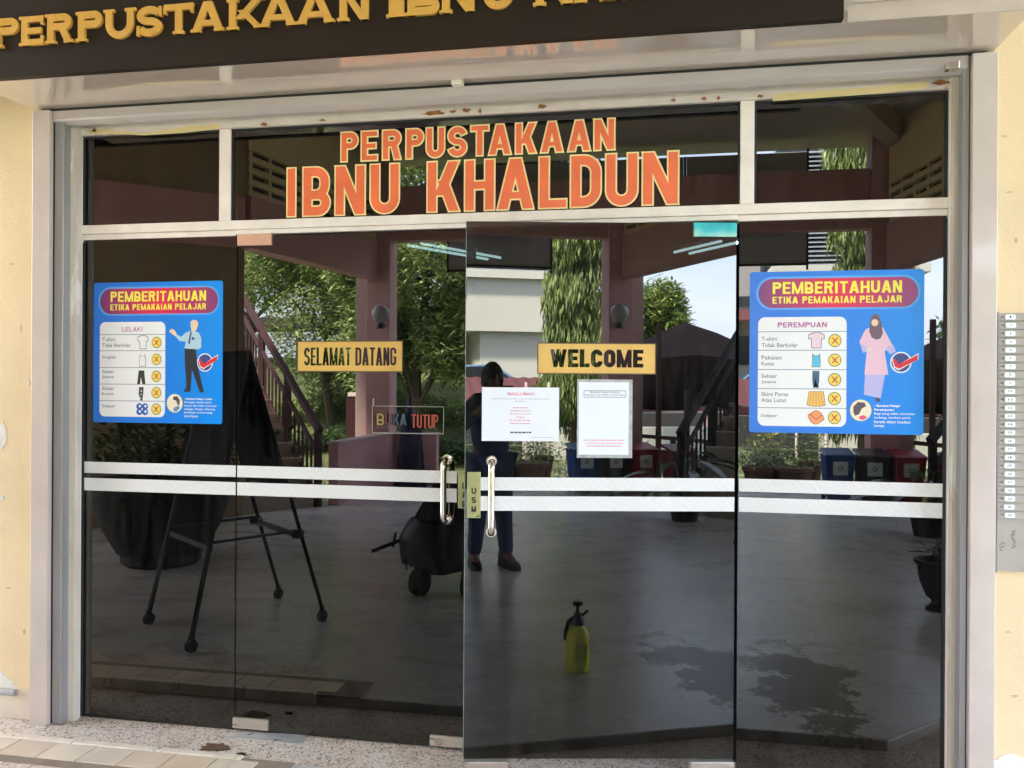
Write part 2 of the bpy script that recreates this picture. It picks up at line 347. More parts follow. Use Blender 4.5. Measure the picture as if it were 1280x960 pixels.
# porch floor: polished grey cement with a wet patch, and the lower threshold strip of terrazzo
def floor_mat():
    m, nt, b, N, L = new_mat('polished_grey_cement')
    tc = N.new('ShaderNodeTexCoord')
    n1 = N.new('ShaderNodeTexNoise'); n1.inputs['Scale'].default_value = .9; n1.inputs['Detail'].default_value = 10
    mp = N.new('ShaderNodeMapping'); mp.inputs['Scale'].default_value = (1, 1.5, 1); mp.inputs['Rotation'].default_value = (0, 0, .25)
    n2 = N.new('ShaderNodeTexNoise'); n2.inputs['Scale'].default_value = 2.2; n2.inputs['Detail'].default_value = 9; n2.inputs['Roughness'].default_value = .7
    L.new(tc.outputs['Object'], n1.inputs['Vector']); L.new(tc.outputs['Object'], mp.inputs[0]); L.new(mp.outputs[0], n2.inputs['Vector'])
    ad = N.new('ShaderNodeMath'); ad.operation = 'ADD'; L.new(n1.outputs['Fac'], ad.inputs[0]); L.new(n2.outputs['Fac'], ad.inputs[1])
    r = N.new('ShaderNodeValToRGB'); r.color_ramp.elements[0].position = .75; r.color_ramp.elements[1].position = 1.25
    hf = N.new('ShaderNodeMath'); hf.operation = 'MULTIPLY'; hf.inputs[1].default_value = .5; L.new(ad.outputs[0], hf.inputs[0])
    r.color_ramp.elements[0].position = .36; r.color_ramp.elements[1].position = .64
    r.color_ramp.elements[0].color = (.42, .405, .39, 1); r.color_ramp.elements[1].color = (.66, .645, .63, 1); L.new(hf.outputs[0], r.inputs[0])
    # wet patch round a point of the floor, ragged
    vm = N.new('ShaderNodeVectorMath'); vm.operation = 'SUBTRACT'; vm.inputs[1].default_value = (.62, -.92, .045); L.new(tc.outputs['Object'], vm.inputs[0])
    mp2 = N.new('ShaderNodeMapping'); mp2.inputs['Rotation'].default_value = (0, 0, 0); mp2.inputs['Scale'].default_value = (1.0, 1.0, 1)
    L.new(vm.outputs[0], mp2.inputs[0]); mp3 = N.new('ShaderNodeMapping'); mp3.inputs['Scale'].default_value = (1.9, .86, 1); L.new(mp2.outputs[0], mp3.inputs[0])
    ln = N.new('ShaderNodeVectorMath'); ln.operation = 'LENGTH'; L.new(mp3.outputs[0], ln.inputs[0])
    n3 = N.new('ShaderNodeTexNoise'); n3.inputs['Scale'].default_value = 6; n3.inputs['Detail'].default_value = 9; n3.inputs['Roughness'].default_value = .72; L.new(tc.outputs['Object'], n3.inputs['Vector'])
    ma = N.new('ShaderNodeMath'); ma.operation = 'MULTIPLY_ADD'; ma.inputs[1].default_value = 2.2; L.new(n3.outputs['Fac'], ma.inputs[0]); L.new(ln.outputs['Value'], ma.inputs[2])
    mr = N.new('ShaderNodeMapRange'); mr.inputs['From Min'].default_value = 1.50; mr.inputs['From Max'].default_value = 1.56; mr.inputs['To Min'].default_value = .92; mr.inputs['To Max'].default_value = 0; L.new(ma.outputs[0], mr.inputs[0])
    mx = N.new('ShaderNodeMixRGB'); mx.inputs[2].default_value = (.20, .165, .14, 1); L.new(mr.outputs[0], mx.inputs[0]); L.new(r.outputs[0], mx.inputs[1]); L.new(mx.outputs[0], b.inputs['Base Color'])
    rg = N.new('ShaderNodeMapRange'); rg.inputs['To Min'].default_value = .20; rg.inputs['To Max'].default_value = .36; L.new(n2.outputs['Fac'], rg.inputs[0])
    m2 = N.new('ShaderNodeMixRGB'); m2.inputs[2].default_value = (.24, .24, .24, 1); L.new(mr.outputs[0], m2.inputs[0]); L.new(rg.outputs[0], m2.inputs[1]); L.new(m2.outputs[0], b.inputs['Roughness'])
    sl = N.new('ShaderNodeMapRange'); sl.inputs['To Min'].default_value = .5; sl.inputs['To Max'].default_value = .06; L.new(mr.outputs[0], sl.inputs[0]); L.new(sl.outputs[0], b.inputs['Specular IOR Level'])
    bp = N.new('ShaderNodeBump'); bp.inputs['Strength'].default_value = .05; bp.inputs['Distance'].default_value = .01; L.new(n2.outputs['Fac'], bp.inputs['Height']); L.new(bp.outputs[0], b.inputs['Normal'])
    return m
M_floor = floor_mat()
EY = -.335                                   # edge of the raised porch floor
out = [(-7.6, EY), (.87, EY), (1.85, -1.30), (6.2, -1.30), (6.2, -2.0), (3.05, -5.1), (2.7, -6.2), (2.9, -8.35), (-4.4, -8.35), (-4.0, -6.2), (-4.5, -5.1), (-7.6, -2.0)]
mb = MB(); mb.prism(out[::-1], -.4, .045)
porch = structure(mb.build('porch_floor', M_floor, bevel=.008))
def terrazzo():
    m, nt, b, N, L = new_mat('pink_terrazzo'); tc = N.new('ShaderNodeTexCoord')
    v = N.new('ShaderNodeTexVoronoi'); v.inputs['Scale'].default_value = 130; L.new(tc.outputs['Object'], v.inputs['Vector'])
    sp = N.new('ShaderNodeSeparateColor'); L.new(v.outputs['Color'], sp.inputs[0])
    r = N.new('ShaderNodeValToRGB'); r.color_ramp.interpolation = 'CONSTANT'; r.color_ramp.elements[0].color = (.66, .55, .46, 1)
    for p, c in ((.45, (.74, .63, .54)), (.66, (.44, .34, .27)), (.76, (.80, .72, .64)), (.94, (.20, .16, .13))): q = r.color_ramp.elements.new(p); q.color = c+(1,)
    r.color_ramp.elements[-1].color = (.68, .58, .49, 1); L.new(sp.outputs[0], r.inputs[0])
    n = N.new('ShaderNodeTexNoise'); n.inputs['Scale'].default_value = 3.5; n.inputs['Detail'].default_value = 7; L.new(tc.outputs['Object'], n.inputs['Vector'])
    mr = N.new('ShaderNodeMapRange'); mr.inputs['From Min'].default_value = .52; mr.inputs['From Max'].default_value = .75; L.new(n.outputs['Fac'], mr.inputs[0])
    mx = N.new('ShaderNodeMixRGB'); mx.blend_type = 'MULTIPLY'; mx.inputs[2].default_value = (.55, .45, .34, 1); L.new(mr.outputs[0], mx.inputs[0]); L.new(r.outputs[0], mx.inputs[1]); L.new(mx.outputs[0], b.inputs['Base Color'])
    b.inputs['Roughness'].default_value = .55; return m
M_terr = terrazzo()
mb = MB(); mb.prism([(-7.6, 5), (-7.6, -.35), (.9, -.35), (1.9, -1.4), (6.2, -1.4), (6.2, 5)][::-1], -.35, 0.)
structure(mb.build('threshold_floor', M_terr))
# nosing pieces and a row of floor tiles along the step: each laid singly
M_nose = mat('pale_step_nosing', (.80, .70, .58), .45, var=.10, scale=20, spots=((.42, .28, .16), 12, .62, .05))
M_tile = [mat('beige_floor_tile_%s' % n, c, .35, var=.10, scale=5, spots=((.46, .33, .22), 6, .62, .1)) for n, c in (('light', (.74, .63, .50)), ('mid', (.68, .55, .43)), ('warm', (.74, .58, .43)))]
M_grout = mat('dirty_grout', (.30, .23, .17), .9, var=.2)
mb = MB(); mb.prism([(-7.5, EY-.36), (-7.5, EY-.207), (-1.6, EY-.207), (-1.6, EY-.30), (-1.9, EY-.36)], .040, .0485); mb.build('terrazzo_apron', M_terr, porch)
# bed that carries them, a few mm above the cement
mb = MB(); mb.box(-3.75, -1.38, EY-.205, EY-.001, .030, .049); g = mb.build('tile_bed', M_grout, porch)
x = -3.75
k = 0
while x < -1.75:
    wd = .36; mb = MB(); mb.box(x+.002, x+wd-.002, EY-.024, EY+.012, .0, .056)
    mb.build('nosing', M_nose, porch, bevel=.005); x += wd
x = -3.72
while x < -1.55:
    mb = MB(); z = .0535+random.uniform(-.0008, .0008); mb.box(x+.003, x+.167, EY-.155, EY-.028, .040, z)
    mb.build('tile', M_tile[k % 3 if random.random() < .7 else 0], porch, bevel=.002); x += .17; k += 1
# ================================================================== facade
WY = -.07                                    # face of the wall
xl, xr = at(38.5, 500, -.12).x + .01, at(1246, 500, -.12).x
zs = 2.649                                   # underside of the shutter box
wall = thing('library_wall', 'cream painted wall around the glass shopfront', 'wall')
mb = MB(); mb.box(-7.6, xl+.02, WY, .12, 0, 4.9); mb.build('wall_panel', M_cream, wall)
mb = MB(); mb.box(xr-.02, 6.2, WY, .12, 0, 4.9); mb.build('wall_panel', M_cream, wall)
mb = MB(); mb.box(xl+.021, xr-.021, WY, .12, 2.75, 4.9); mb.build('wall_panel', M_cream, wall)
M_peel = mat('peeled_white_undercoat', (.78, .72, .64), .9, var=.08, scale=8, bump=.6, bscale=30)
def blob(cx, cz, rx, rz, seed, n=26, amp=.4):
    rnd = random.Random(seed); ph = [rnd.uniform(0, 6.28) for _ in range(4)]
    return [(cx+rx*cos(a)*(1+amp*.5*sin(3*a+ph[0])+amp*.3*sin(7*a+ph[1])+amp*.2*sin(11*a+ph[2])), cz+rz*sin(a)*(1+amp*.5*sin(4*a+ph[3])+amp*.3*sin(9*a+ph[1]))) for a in [2*pi*k/n for k in range(n)]]
for i, (u, v, a, b) in enumerate([(8, 862, .07, .028), (2, 853, .05, .035), (2, 622, .012, .010), (2, 545, .022, .06), (22, 868, .06, .018), (1272, 955, .09, .03), (1255, 958, .03, .014), (36, 478, .004, .012)]):
    p = at(u, v, WY-.0012); mb = MB(); mb.sheet(blob(p.x, p.z, a, b, i), WY-.0012-.0003*i, WY+.003); mb.build('peeled_patch', M_peel, wall)
mb = MB(); p = at(19, 866, WY-.02); mb.tube([(-4.5, WY-.018, p.z), (p.x, WY-.018, p.z)], .015, 12); tag(mb.build('conduit_pipe', mat('grey_pvc', (.4, .39, .37), .5), None, True), 'grey conduit pipe ending low on the left cream wall', 'pipe')
# tiled skirting left of the shutter rail
for i in range(5):
    x1 = xl-.005-i*.30; mb = MB(); mb.box(x1-.296, x1, WY-.010, WY+.003, 0.0, .13); mb.build('skirting_tile', M_tile[1 if i % 2 else 0], wall, bevel=.002)

# ---- roller shutter: guide rails, box, bottom bar
sh = thing('roller_shutter', 'raised beige roller shutter with side rails and overhead box', 'shutter')
def X(u, y, v=500): return at(u, v, y).x
for u0, u1, y0, y1, m, nm in ((38.5, 60, -.120, -.03, M_alu, 'guide_rail'), (67, 78, -.098, -.03, M_greymetal, 'inner_rail'), (1213.5, 1246, -.120, -.03, M_alu, 'guide_rail'), (1201, 1209.5, -.098, -.03, M_greymetal, 'inner_rail')):
    mb = MB(); mb.box(X(u0, y0), X(u1, y0), y0, y1, .0, zs-.012); mb.build(nm, m, sh, bevel=.003)
mb = MB(); mb.box(X(60, -.120)+.0005, X(67, -.098)-.0005, -.096, -.03, .004, zs-.014); mb.build('slot_shade_strip', M_dark, sh)  # solid dark strip: the slot's shade is put into its colour
mb = MB(); mb.box(X(1209.5, -.098)+.0005, X(1213.5, -.120)-.0005, -.094, -.03, .004, zs-.014); mb.build('slot_shade_strip', M_dark, sh)  # same dark strip in place of shade, right rail
BY = -.423
xbl, xbr = X(38.5, -.120, 135), X(1246, -.120, 60)
mb = MB(); mb.box(xbl, xbr, BY, -.085, zs, zs+.004); mb.build('soffit_panel', M_soffit, sh)
mb = MB(); mb.box(xbl, xbr, BY, BY+.02, zs+.0042, zs+.42); mb.box(xbl, xbl+.02, BY+.0203, WY, zs+.0042, zs+.42); mb.box(xbr-.02, xbr, BY+.0203, WY, zs+.0042, zs+.42); mb.box(xbl, xbr, BY+.0203, WY, zs+.40, zs+.42-.003); mb.build('shutter_box', M_alu, sh)
mb = MB(); mb.box(X(1056, BY), xbr+.004, BY-.006, BY-.0005, zs+.0, zs+.038); mb.box(X(1056, BY)+.02, xbr+.004, BY-.010, BY-.0005, zs+.060, zs+.066); mb.box(X(1056, BY)+.02, xbr+.004, BY-.010, BY-.0005, zs+.090, zs+.41); mb.build('box_cover_strip', M_alu, sh)
# rolled curtain bottom bar seen under the soffit
y0 = -.100
zt_, zl_ = zs-.014, at(320, 143, -.085).z
prof = [(-.105, zt_), (-.105, zt_-.62*(zt_-zl_)), (-.100, zt_-.75*(zt_-zl_)), (-.080, zl_), (-.060, zl_), (-.060, zt_)]

x0, x1 = X(67, y0, 140), X(1209, y0, 80)
mb = MB(); n = len(prof); mb.add([(x0, a, b) for a, b in prof]+[(x1, a, b) for a, b in prof], [tuple(range(n)), tuple(range(2*n-1, n-1, -1))]+[(k, n+k, n+(k+1) % n, (k+1) % n) for k in range(n)])
mb.build('bottom_bar', mat('pale_grey_shutter_bar', (.52, .46, .43), .22, metal=.2, var=.05, scale=3, stretch=(.3, 1, 1)), sh)
mb = MB(); mb.box(xbl+.03, xbr-.03, -.095, -.084, zs-.0135, zs-.001); mb.build('gap_shade_strip', M_dark, sh)  # dark strip painting in the shade below the soffit
for u, v in ((572, 102), (1190, 82)):
    p = at(u, v, -.125); mb = MB(); mb.box(p.x-.022, p.x+.022, -.140, -.1055, p.z-.016, p.z+.012); mb.build('clip', M_frame if u < 900 else M_steel, sh, bevel=.004)
p = at(563, 99, -.125); mb = MB(); mb.box(p.x-.03, p.x-.004, -.125, -.106, p.z-.008, p.z+.014); mb.build('clip', M_dark, sh)
M_soffit.node_tree.nodes['Principled BSDF'].inputs['Coat IOR'].default_value = 2.0
M_scuf = mat('faint_wall_scuff', (.56, .42, .25), .9, var=.1)
for i, (u, v, a, b) in enumerate([(14, 330, .010, .004), (26, 410, .004, .014), (10, 735, .014, .004), (1262, 240, .012, .003), (1270, 300, .005, .010), (1260, 790, .010, .004), (1268, 870, .014, .005), (30, 790, .006, .012), (1256, 170, .010, .003)]):
    p = at(u, v, WY-.001); mb = MB(); mb.sheet(blob(p.x, p.z, a, b, 60+i, 16, .5), WY-.0010, WY+.003); mb.build('scuff_mark', M_scuf, wall)
# ---- plaster reveals
for u0, u1 in ((80.5, 93.5), (1190.5, 1200)):
    mb = MB(); a, b = X(u0, -.055), X(u1, -.055); rows = 60; vs = []; fs = []
    for k in range(rows+1):
        z = .0+(zs-.05)*k/rows; dx = .006*noise.noise(Vector((a*3, 0, z*9))); sgn = 1 if u0 > 600 else -1
        vs += [(a-.004, -.02, z), (a+(dx if sgn < 0 else 0), -.058, z), (b+(dx if sgn > 0 else 0), -.052+.3*dx, z), (b+.003, -.02, z)]
    for k in range(rows):
        for j in range(3): fs.append((4*k+j, 4*k+j+1, 4*k+j+5, 4*k+j+4))
    mb.add(vs, fs); mb.build('plaster_reveal', M_plaster, wall, True)

# ---- storefront frame
sf = thing('glass_shopfront', 'tinted glass shopfront in an off-white metal frame under the shutter box', 'shopfront')
GY = 0.0
gz1 = at(640, 143, 0).z; zb1 = at(640, 265.5, 0).z; zb0 = at(640, 284.5, 0).z; zpan = at(200, 300, 0).z
gxl, gxr = at(103.5, 500, 0).x, at(1182.5, 500, 0).x
m1a, m1b = at(276, 220, -.0).x, at(290, 220, -.0).x; m2a, m2b = at(925, 200, 0).x, at(942.5, 200, 0).x
FY = -.030
mb = MB(); mb.box(X(92, FY), gxl-.0005, FY, .05, .0, zs-.05); mb.build('jamb', M_frame, sf, bevel=.002)
mb = MB(); mb.box(gxr+.0005, X(1191, FY)+.004, FY, .05, .0, zs-.05); mb.build('jamb', M_frame, sf, bevel=.002)
mb = MB(); mb.box(gxl-.0003, gxr+.0003, FY+.006, .05, gz1, zs-.02); mb.build('head_bar', M_head, sf, bevel=.002)
mb = MB(); mb.box(gxl-.0003, gxr+.0003, FY+.010, .05, zb0+.022, zb1); mb.build('transom_bar', M_frame, sf, bevel=.003)
for a, b in ((gxl-.0002, at(295, 292, 0).x), (at(922.5, 270, 0).x, gxr+.0002)):
    mb = MB(); mb.box(a, b, FY+.022, .05, zb0-.002, zb0+.021); mb.build('glazing_bead', M_frame, sf, bevel=.002)
mb = MB(); mb.box(at(295, 292, 0).x+.001, at(922.5, 270, 0).x-.001, FY+.018, .03, zb0+.003, zb0+.0215); mb.build('door_head', M_frame, sf, bevel=.002)
for a, b in ((m1a, m1b), (m2a, m2b)):
    mb = MB(); mb.box(a, b, FY+.016, .05, zb1+.0005, gz1-.0005); mb.build('mullion', M_frame, sf, bevel=.002)
for a, b in ((gxl, m1a), (m1b, m2a), (m2b, gxr)):
    mb = MB(); mb.box(a+.001, b-.001, 0, .006, zb1+.001, gz1-.001); mb.build('transom_pane', M_glass, sf)
    mb = MB(); t = .009
    mb.box(a+.0005, a+t, -.006, -.0005, zb1+.001, gz1-.001); mb.box(b-t, b-.0005, -.006, -.0005, zb1+.001, gz1-.001); mb.box(a+t, b-t, -.006, -.0005, gz1-t, gz1-.001)
    mb.build('rubber_seal', M_rubber, sf)
hl = at(295.5, 600, 0).x; hr = at(921.5, 600, 0).x
for a, b in ((gxl, hl-.003), (hr+.003, gxr)):
    mb = MB(); mb.box(a, b, 0, .010, .004, zb0+.006); mb.build('side_pane', M_glass, sf)
    mb = MB(); q = (a if a == gxl else b-.010); mb.box(q, q+.010, -.006, -.0005, .004, zb0-.013); mb.build('rubber_seal', M_rubber, sf)
# white patterned safety stripes
s1t, s1b, s2t, s2b = [at(600, v, 0).z for v in (589.7, 605.0, 611.8, 628.9)]
def wave_mat():
    m, nt, b, N, L = new_mat('embossed_white_film'); tc = N.new('ShaderNodeTexCoord'); mp = N.new('ShaderNodeMapping')
    mp.inputs['Rotation'].default_value = (0, radians(45), 0)
    br = N.new('ShaderNodeTexWave'); br.inputs['Scale'].default_value = 14; br.inputs['Distortion'].default_value = 3.5; br.inputs['Detail'].default_value = 2; br.inputs['Detail Scale'].default_value = 3
    L.new(tc.outputs['Object'], mp.inputs[0]); L.new(mp.outputs[0], br.inputs['Vector'])
    r = N.new('ShaderNodeValToRGB'); r.color_ramp.elements[0].color = (.745, .715, .685, 1); r.color_ramp.elements[1].color = (.78, .755, .73, 1); r.color_ramp.elements[0].position = .0; r.color_ramp.elements[1].position = .25
    L.new(br.outputs['Fac'], r.inputs[0]); L.new(r.outputs[0], b.inputs['Base Color']); b.inputs['Roughness'].default_value = .5; return m
M_wave = wave_mat()
def stripes(parent, a, b, y):
    for z0, z1 in ((s1b, s1t), (s2b, s2t)):
        mb = MB(); mb.box(a, b, y-.0012, y-.0002, z0, z1); mb.build('safety_stripe', M_wave, parent)
stripes(sf, gxl+.002, hl-.003, 0); stripes(sf, hr+.006, gxr-.002, 0)
# tape left on the head bar
for uu, seed in (([(111, 163.5), (150, 164), (180, 167), (230, 162), (274, 157)], 0), ([(966, 121.5), (1030, 117), (1100, 112), (1160, 105.5)], 1)):
    pts = [at(u, v, FY+.001) for u, v in uu]; h = .024 if seed == 0 else .026
    poly = [(p.x, p.z-h/2+(.006 if seed == 0 and i == 2 else 0)) for i, p in enumerate(pts)] + [(p.x, p.z+h/2-(.010 if seed == 0 and i in (1, 2) else 0)) for i, p in reversed(list(enumerate(pts)))]
    mb = MB(); mb.sheet(poly, FY+.0045, FY+.0068); tag(mb.build('masking_tape', M_tape), ('wavy' if seed == 0 else 'straight')+' yellow masking tape stuck above the '+('left' if seed == 0 else 'right')+' transom window', 'tape', 'masking tape on the frame')

M_rst = mat('brown_rust_patch', (.30, .12, .04), .9, var=.4, scale=60)
for i, (u, v, a, b) in enumerate([(543, 141, .040, .009), (566, 139.5, .012, .006), (583, 138, .016, .008), (600, 138.5, .007, .010), (330, 155, .014, .007), (403, 150, .012, .005), (677, 133, .016, .008), (842, 125, .008, .006), (880, 123, .010, .006), (898, 122.5, .006, .007), (1176, 103, .030, .008), (950, 120, .010, .006), (118, 163, .010, .006)]):
    p = at(u, v, FY+.0045); mb = MB(); mb.sheet(blob(p.x, p.z, a, b, 30+i, 20, .5), FY+.0045-.0002*(i % 3), FY+.0068); mb.build('rust_patch', M_rst, sf)
# ================================================================== doors
M_brass = mat('worn_yellow_push_plate', (.42, .40, .16), .4, metal=.2, var=.15, scale=20)
def handle(parent, x, z0, z1, yoff, bend):
    pts = [(x, -.002, z1), (x, -.05*.6, z1+.0)] ; R = .028; y = -.062
    path = [(x, 0, z1)] + [(x, -.034-.028*sin(radians(a)), z1-.028*(1-cos(radians(a)))) for a in range(0, 91, 15)] + [(x, y, z1-.05), (x, y, z0+.05)] + [(x, -.034-.028*cos(radians(a)), z0+.028*(1-sin(radians(a)))) for a in range(0, 91, 15)] + [(x, 0, z0)]
    mb = MB(); mb.tube(path, .0125, 14); o = mb.build('handle', M_steel, parent, True)
    for z in (z0, z1):
        mb = MB(); mb.tube([(x, -.0005, z), (x, -.009, z)], .020, 18); mb.build('rosette', M_steel, o, True)
    return o
def vert_letters(mb, chars, xc, ztop, ch, w, gap, y, m, t=.006):
    z = ztop
    for c in chars:
        letter(c, xc-w/2, z-ch, xc+w/2, z, t, y, .0005, mb, m); z -= ch+gap
M_ink = mat('black_ink', (.012, .012, .013), .45)
# left leaf, closed
ld = thing('glass_door', 'closed left glass door leaf with a copper-toned top fitting', 'door', (hl, 0, 0))
mb = MB(); LW = 1.035; mb.box(.002, LW, 0, .012, .006, zb0-.004); mb.build('door_pane', M_glass, ld)
stripes(ld, .004, at(571, 600, 0).x-hl, 0)
handle(ld, at(557, 600, -.03).x-hl-.0, at(566, 651, -.03).z, at(566, 575, -.03).z, 0, 0)
M_copper = mat('copper_film_on_metal', (.72, .42, .30), .35, metal=.3, var=.06)
a, b = at(296.5, 292, -.01), at(338.5, 306, -.01); mb = MB(); mb.box(a.x-hl, b.x-hl, -.010, .022, b.z, a.z); mb.build('patch_fitting', M_copper, ld, bevel=.002)
for u0, v0, u1, v1 in ((290.5, 897, 334.5, 914), (537, 919, 578.5, 937)):
    a, b = at(u0, v0, -.01), at(u1, v1, -.01); mb = MB(); mb.box(a.x-hl, b.x-hl, -.010, .022, max(.012, b.z), a.z); o = mb.build('patch_fitting', M_patch, ld, bevel=.002)
    if u0 > 400: mb = MB(); cx = (a.x+b.x)/2-hl-.03; cz = a.z-.022; mb.tube([(cx, -.0102, cz), (cx, -.014, cz)], .017, 20); mb.build('lock', M_steel, o, True)
a, b = at(572.5, 592, -.003), at(590, 636, -.003)
mb = MB(); mb.box(a.x-hl, a.x-hl+.046, -.003, -.0004, b.z, a.z); pp = mb.build('push_plate', M_brass, ld)
mb = MB(); vert_letters(mb, 'LAB', a.x-hl+.026, a.z-.035, .025, .017, .012, -.0034, M_ink, .006); mb.build('lettering', None, pp, kind='stuff')
# right leaf, ajar
rd = thing('glass_door', 'open right glass door leaf standing ajar with a turquoise top fitting', 'door', (HX, 0, 0), TH)
def D(u, v, off=.0): s, z = atd(u, v, off); return s, z
ztop = D(584, 276.5)[1]
mb = MB(); mb.box(-DW, -.004, 0, .012, .062, ztop); mb.build('door_pane', M_glass, rd)
M_edge = mat('green_glass_edge', (.25, .33, .30), .2, var=.1)
mb = MB(); mb.box(-DW-.0022, -DW-.0002, .0005, .0115, .063, ztop-.001); mb.build('pane_edge', M_edge, rd)
st = D(601, 590)[0]; mb = MB()
stripes(rd, st, -.006, 0)
s, z1 = D(614.5, 577, .03); z0 = D(614.5, 666, .03)[1]; handle(rd, s, z0, z1, 0, 0)
s0, za = D(867.5, 278, .01); s1, zb = D(921, 296, .01)
def irid():
    m, nt, b, N, L = new_mat('iridescent_turquoise_film'); tc = N.new('ShaderNodeTexCoord'); n = N.new('ShaderNodeTexNoise'); n.inputs['Scale'].default_value = 9; L.new(tc.outputs['Object'], n.inputs['Vector'])
    r = N.new('ShaderNodeValToRGB'); r.color_ramp.elements[0].position = .3; r.color_ramp.elements[0].color = (.02, .30, .36, 1); r.color_ramp.elements[1].position = .72; r.color_ramp.elements[1].color = (.55, .75, .55, 1)
    e = r.color_ramp.elements.new(.5); e.color = (.03, .50, .52, 1); L.new(n.outputs['Fac'], r.inputs[0]); L.new(r.outputs[0], b.inputs['Base Color']); b.inputs['Roughness'].default_value = .2; return m
mb = MB(); mb.box(s0, s1, -.012, .024, zb, za); mb.build('patch_fitting', irid(), rd, bevel=.002)
for u0, u1 in ((560, 634), (863, 918)):
    a_, z_ = D(u0, 953, .01); b_, _ = D(u1, 953, .01); a_ = max(a_, -DW+.001); mb = MB(); mb.box(a_, b_, -.010, .022, .012, D(600 if u0 < 700 else 890, 953, .01)[1]); mb.build('patch_fitting', M_patch, rd, bevel=.002)
a_, za = D(584, 590, .003); b_, zb = D(600.5, 647.5, .003)
mb = MB(); mb.box(a_, b_, -.003, -.0004, zb, za); pp = mb.build('push_plate', M_brass, rd)
mb = MB(); vert_letters(mb, 'USM', (a_+b_)/2, D(590, 610, .003)[1], .023, .018, .011, -.0034, M_ink, .0055)
mb.box(b_-.016, b_-.004, -.0036, -.0031, zb+.004, zb+.008); mb.box(b_-.007, b_-.004, -.0037, -.0032, zb+.008, zb+.016); mb.build('lettering', None, pp, kind='stuff')
# floor plates under the hinge
a = at(286, 915, 0); 
def floor_pt(u, v, z=0.): r = ray(u, v); return CAM + r*((z-CAM.z)/r.z)
q = [floor_pt(*p, .004) for p in ((286, 921), (300, 915), (384, 919), (374, 930))]
mb = MB(); mb.prism([(p.x, p.y) for p in q][::-1], .0005, .006); tag(mb.build('floor_spring_cover', mat('pale_aluminium_plate', (.62, .63, .64), .3, metal=.5, var=.08, scale=20)), 'pale metal cover plate on the floor under the copper-topped door', 'floor plate')
q = [floor_pt(*p, .004) for p in ((560, 946), (578, 940), (640, 946), (600, 962))]
# rust stain and dead leaf on the threshold
M_rust = mat('brown_rust_stain', (.13, .07, .035), .9, var=.3, scale=60)
p = floor_pt(268, 934, .002); mb = MB(); mb.prism([(a, b) for a, b in blob(p.x, p.y, .055, .035, 3, 30, .5)], .0008, .004); tag(mb.build('dead_leaf', M_rust), 'small clump of brown dead leaf on the terrazzo by the door', 'leaf')
p = floor_pt(302, 943, .002); mb = MB(); mb.prism([(a, b) for a, b in blob(p.x, p.y, .016, .009, 5, 16, .4)], .0008, .007); tag(mb.build('dark_seed_pod', M_ink), 'tiny dark seed pod on the terrazzo near the metal plate', 'seed pod')

mb = MB(); rnd = random.Random(9)
for k in range(900):
    x = rnd.uniform(-2.62, 1.0); y = -.004-abs(rnd.gauss(0, .03)) if rnd.random() < .6 else rnd.uniform(-.32, -.02)
    if HX-DW-.05 < x < HX and y < -.01 and rnd.random() < .7: continue
    r_ = rnd.uniform(.0012, .0045); a = rnd.uniform(0, 6.28); vs = [(x+r_*cos(a+t)*(1+.4*(t > 3)), y+r_*sin(a+t), .0005) for t in (0, 2.1, 4.2)]+[(x, y, r_*.9)]
    mb.add(vs, [(0, 1, 3), (1, 2, 3), (2, 0, 3)])
o = mb.build('grit', mat('brown_grit', (.16, .11, .07), .95, var=.4, scale=90)); o['kind'] = 'stuff'
# ================================================================== vinyl lettering on the window
M_or = mat('orange_red_vinyl', (.86, .17, .06), .4, var=.10, scale=6); M_yel = mat('pale_yellow_vinyl', (.92, .74, .34), .4, var=.04)
vl = thing('window_lettering', 'orange vinyl lettering with yellow outline across the middle transom window', 'sign')
rows = [('PERPUSTAKAAN', [(425.3, 448.7), (450.6, 473), (477.2, 502.3), (506.5, 530.7), (531.8, 556.7), (558.8, 584.7), (587.3, 612), (609.8, 640), (643.3, 671.4), (674.8, 705), (708.8, 739.2), (741.3, 769.4)], (425, 164, 203), (769, 147.6, 188.8), 7.4),
        ('IBNUKHALDUN', [(358, 370.7), (377.8, 413.9), (418, 457.5), (461.8, 500.2), (533, 575.7), (579.9, 619.3), (620.6, 668.3), (672.7, 709.6), (712.1, 752.6), (756, 798.5), (801.9, 849.3)], (364, 208.5, 271), (845, 188.3, 257.5), 12.0)]
for word, ext, (ul, tl, bl), (ur, tr, br), tpx in rows:
    zt = (at(ul, tl, 0).z+at(ur, tr, 0).z)/2; zb_ = (at(ul, bl, 0).z+at(ur, br, 0).z)/2
    for ch, (u0, u1) in zip(word, ext):
        k = tr+(tl-tr)*(ur-(u0+u1)/2)/(ur-ul); a = at(u0, (k+40), 0).x; b = at(u1, (k+40), 0).x; e = .0056; t = tpx/330.
        mb = MB(); letter(ch, a+e, zb_+e, b-e, zt-e, t, -.0011, .0008, mb, M_yel, e, step=.00006)
        letter(ch, a+e, zb_+e, b-e, zt-e, t, -.0019, .0004, mb, M_or, -.0004, step=.00006)
        mb.build('letter', None, vl)
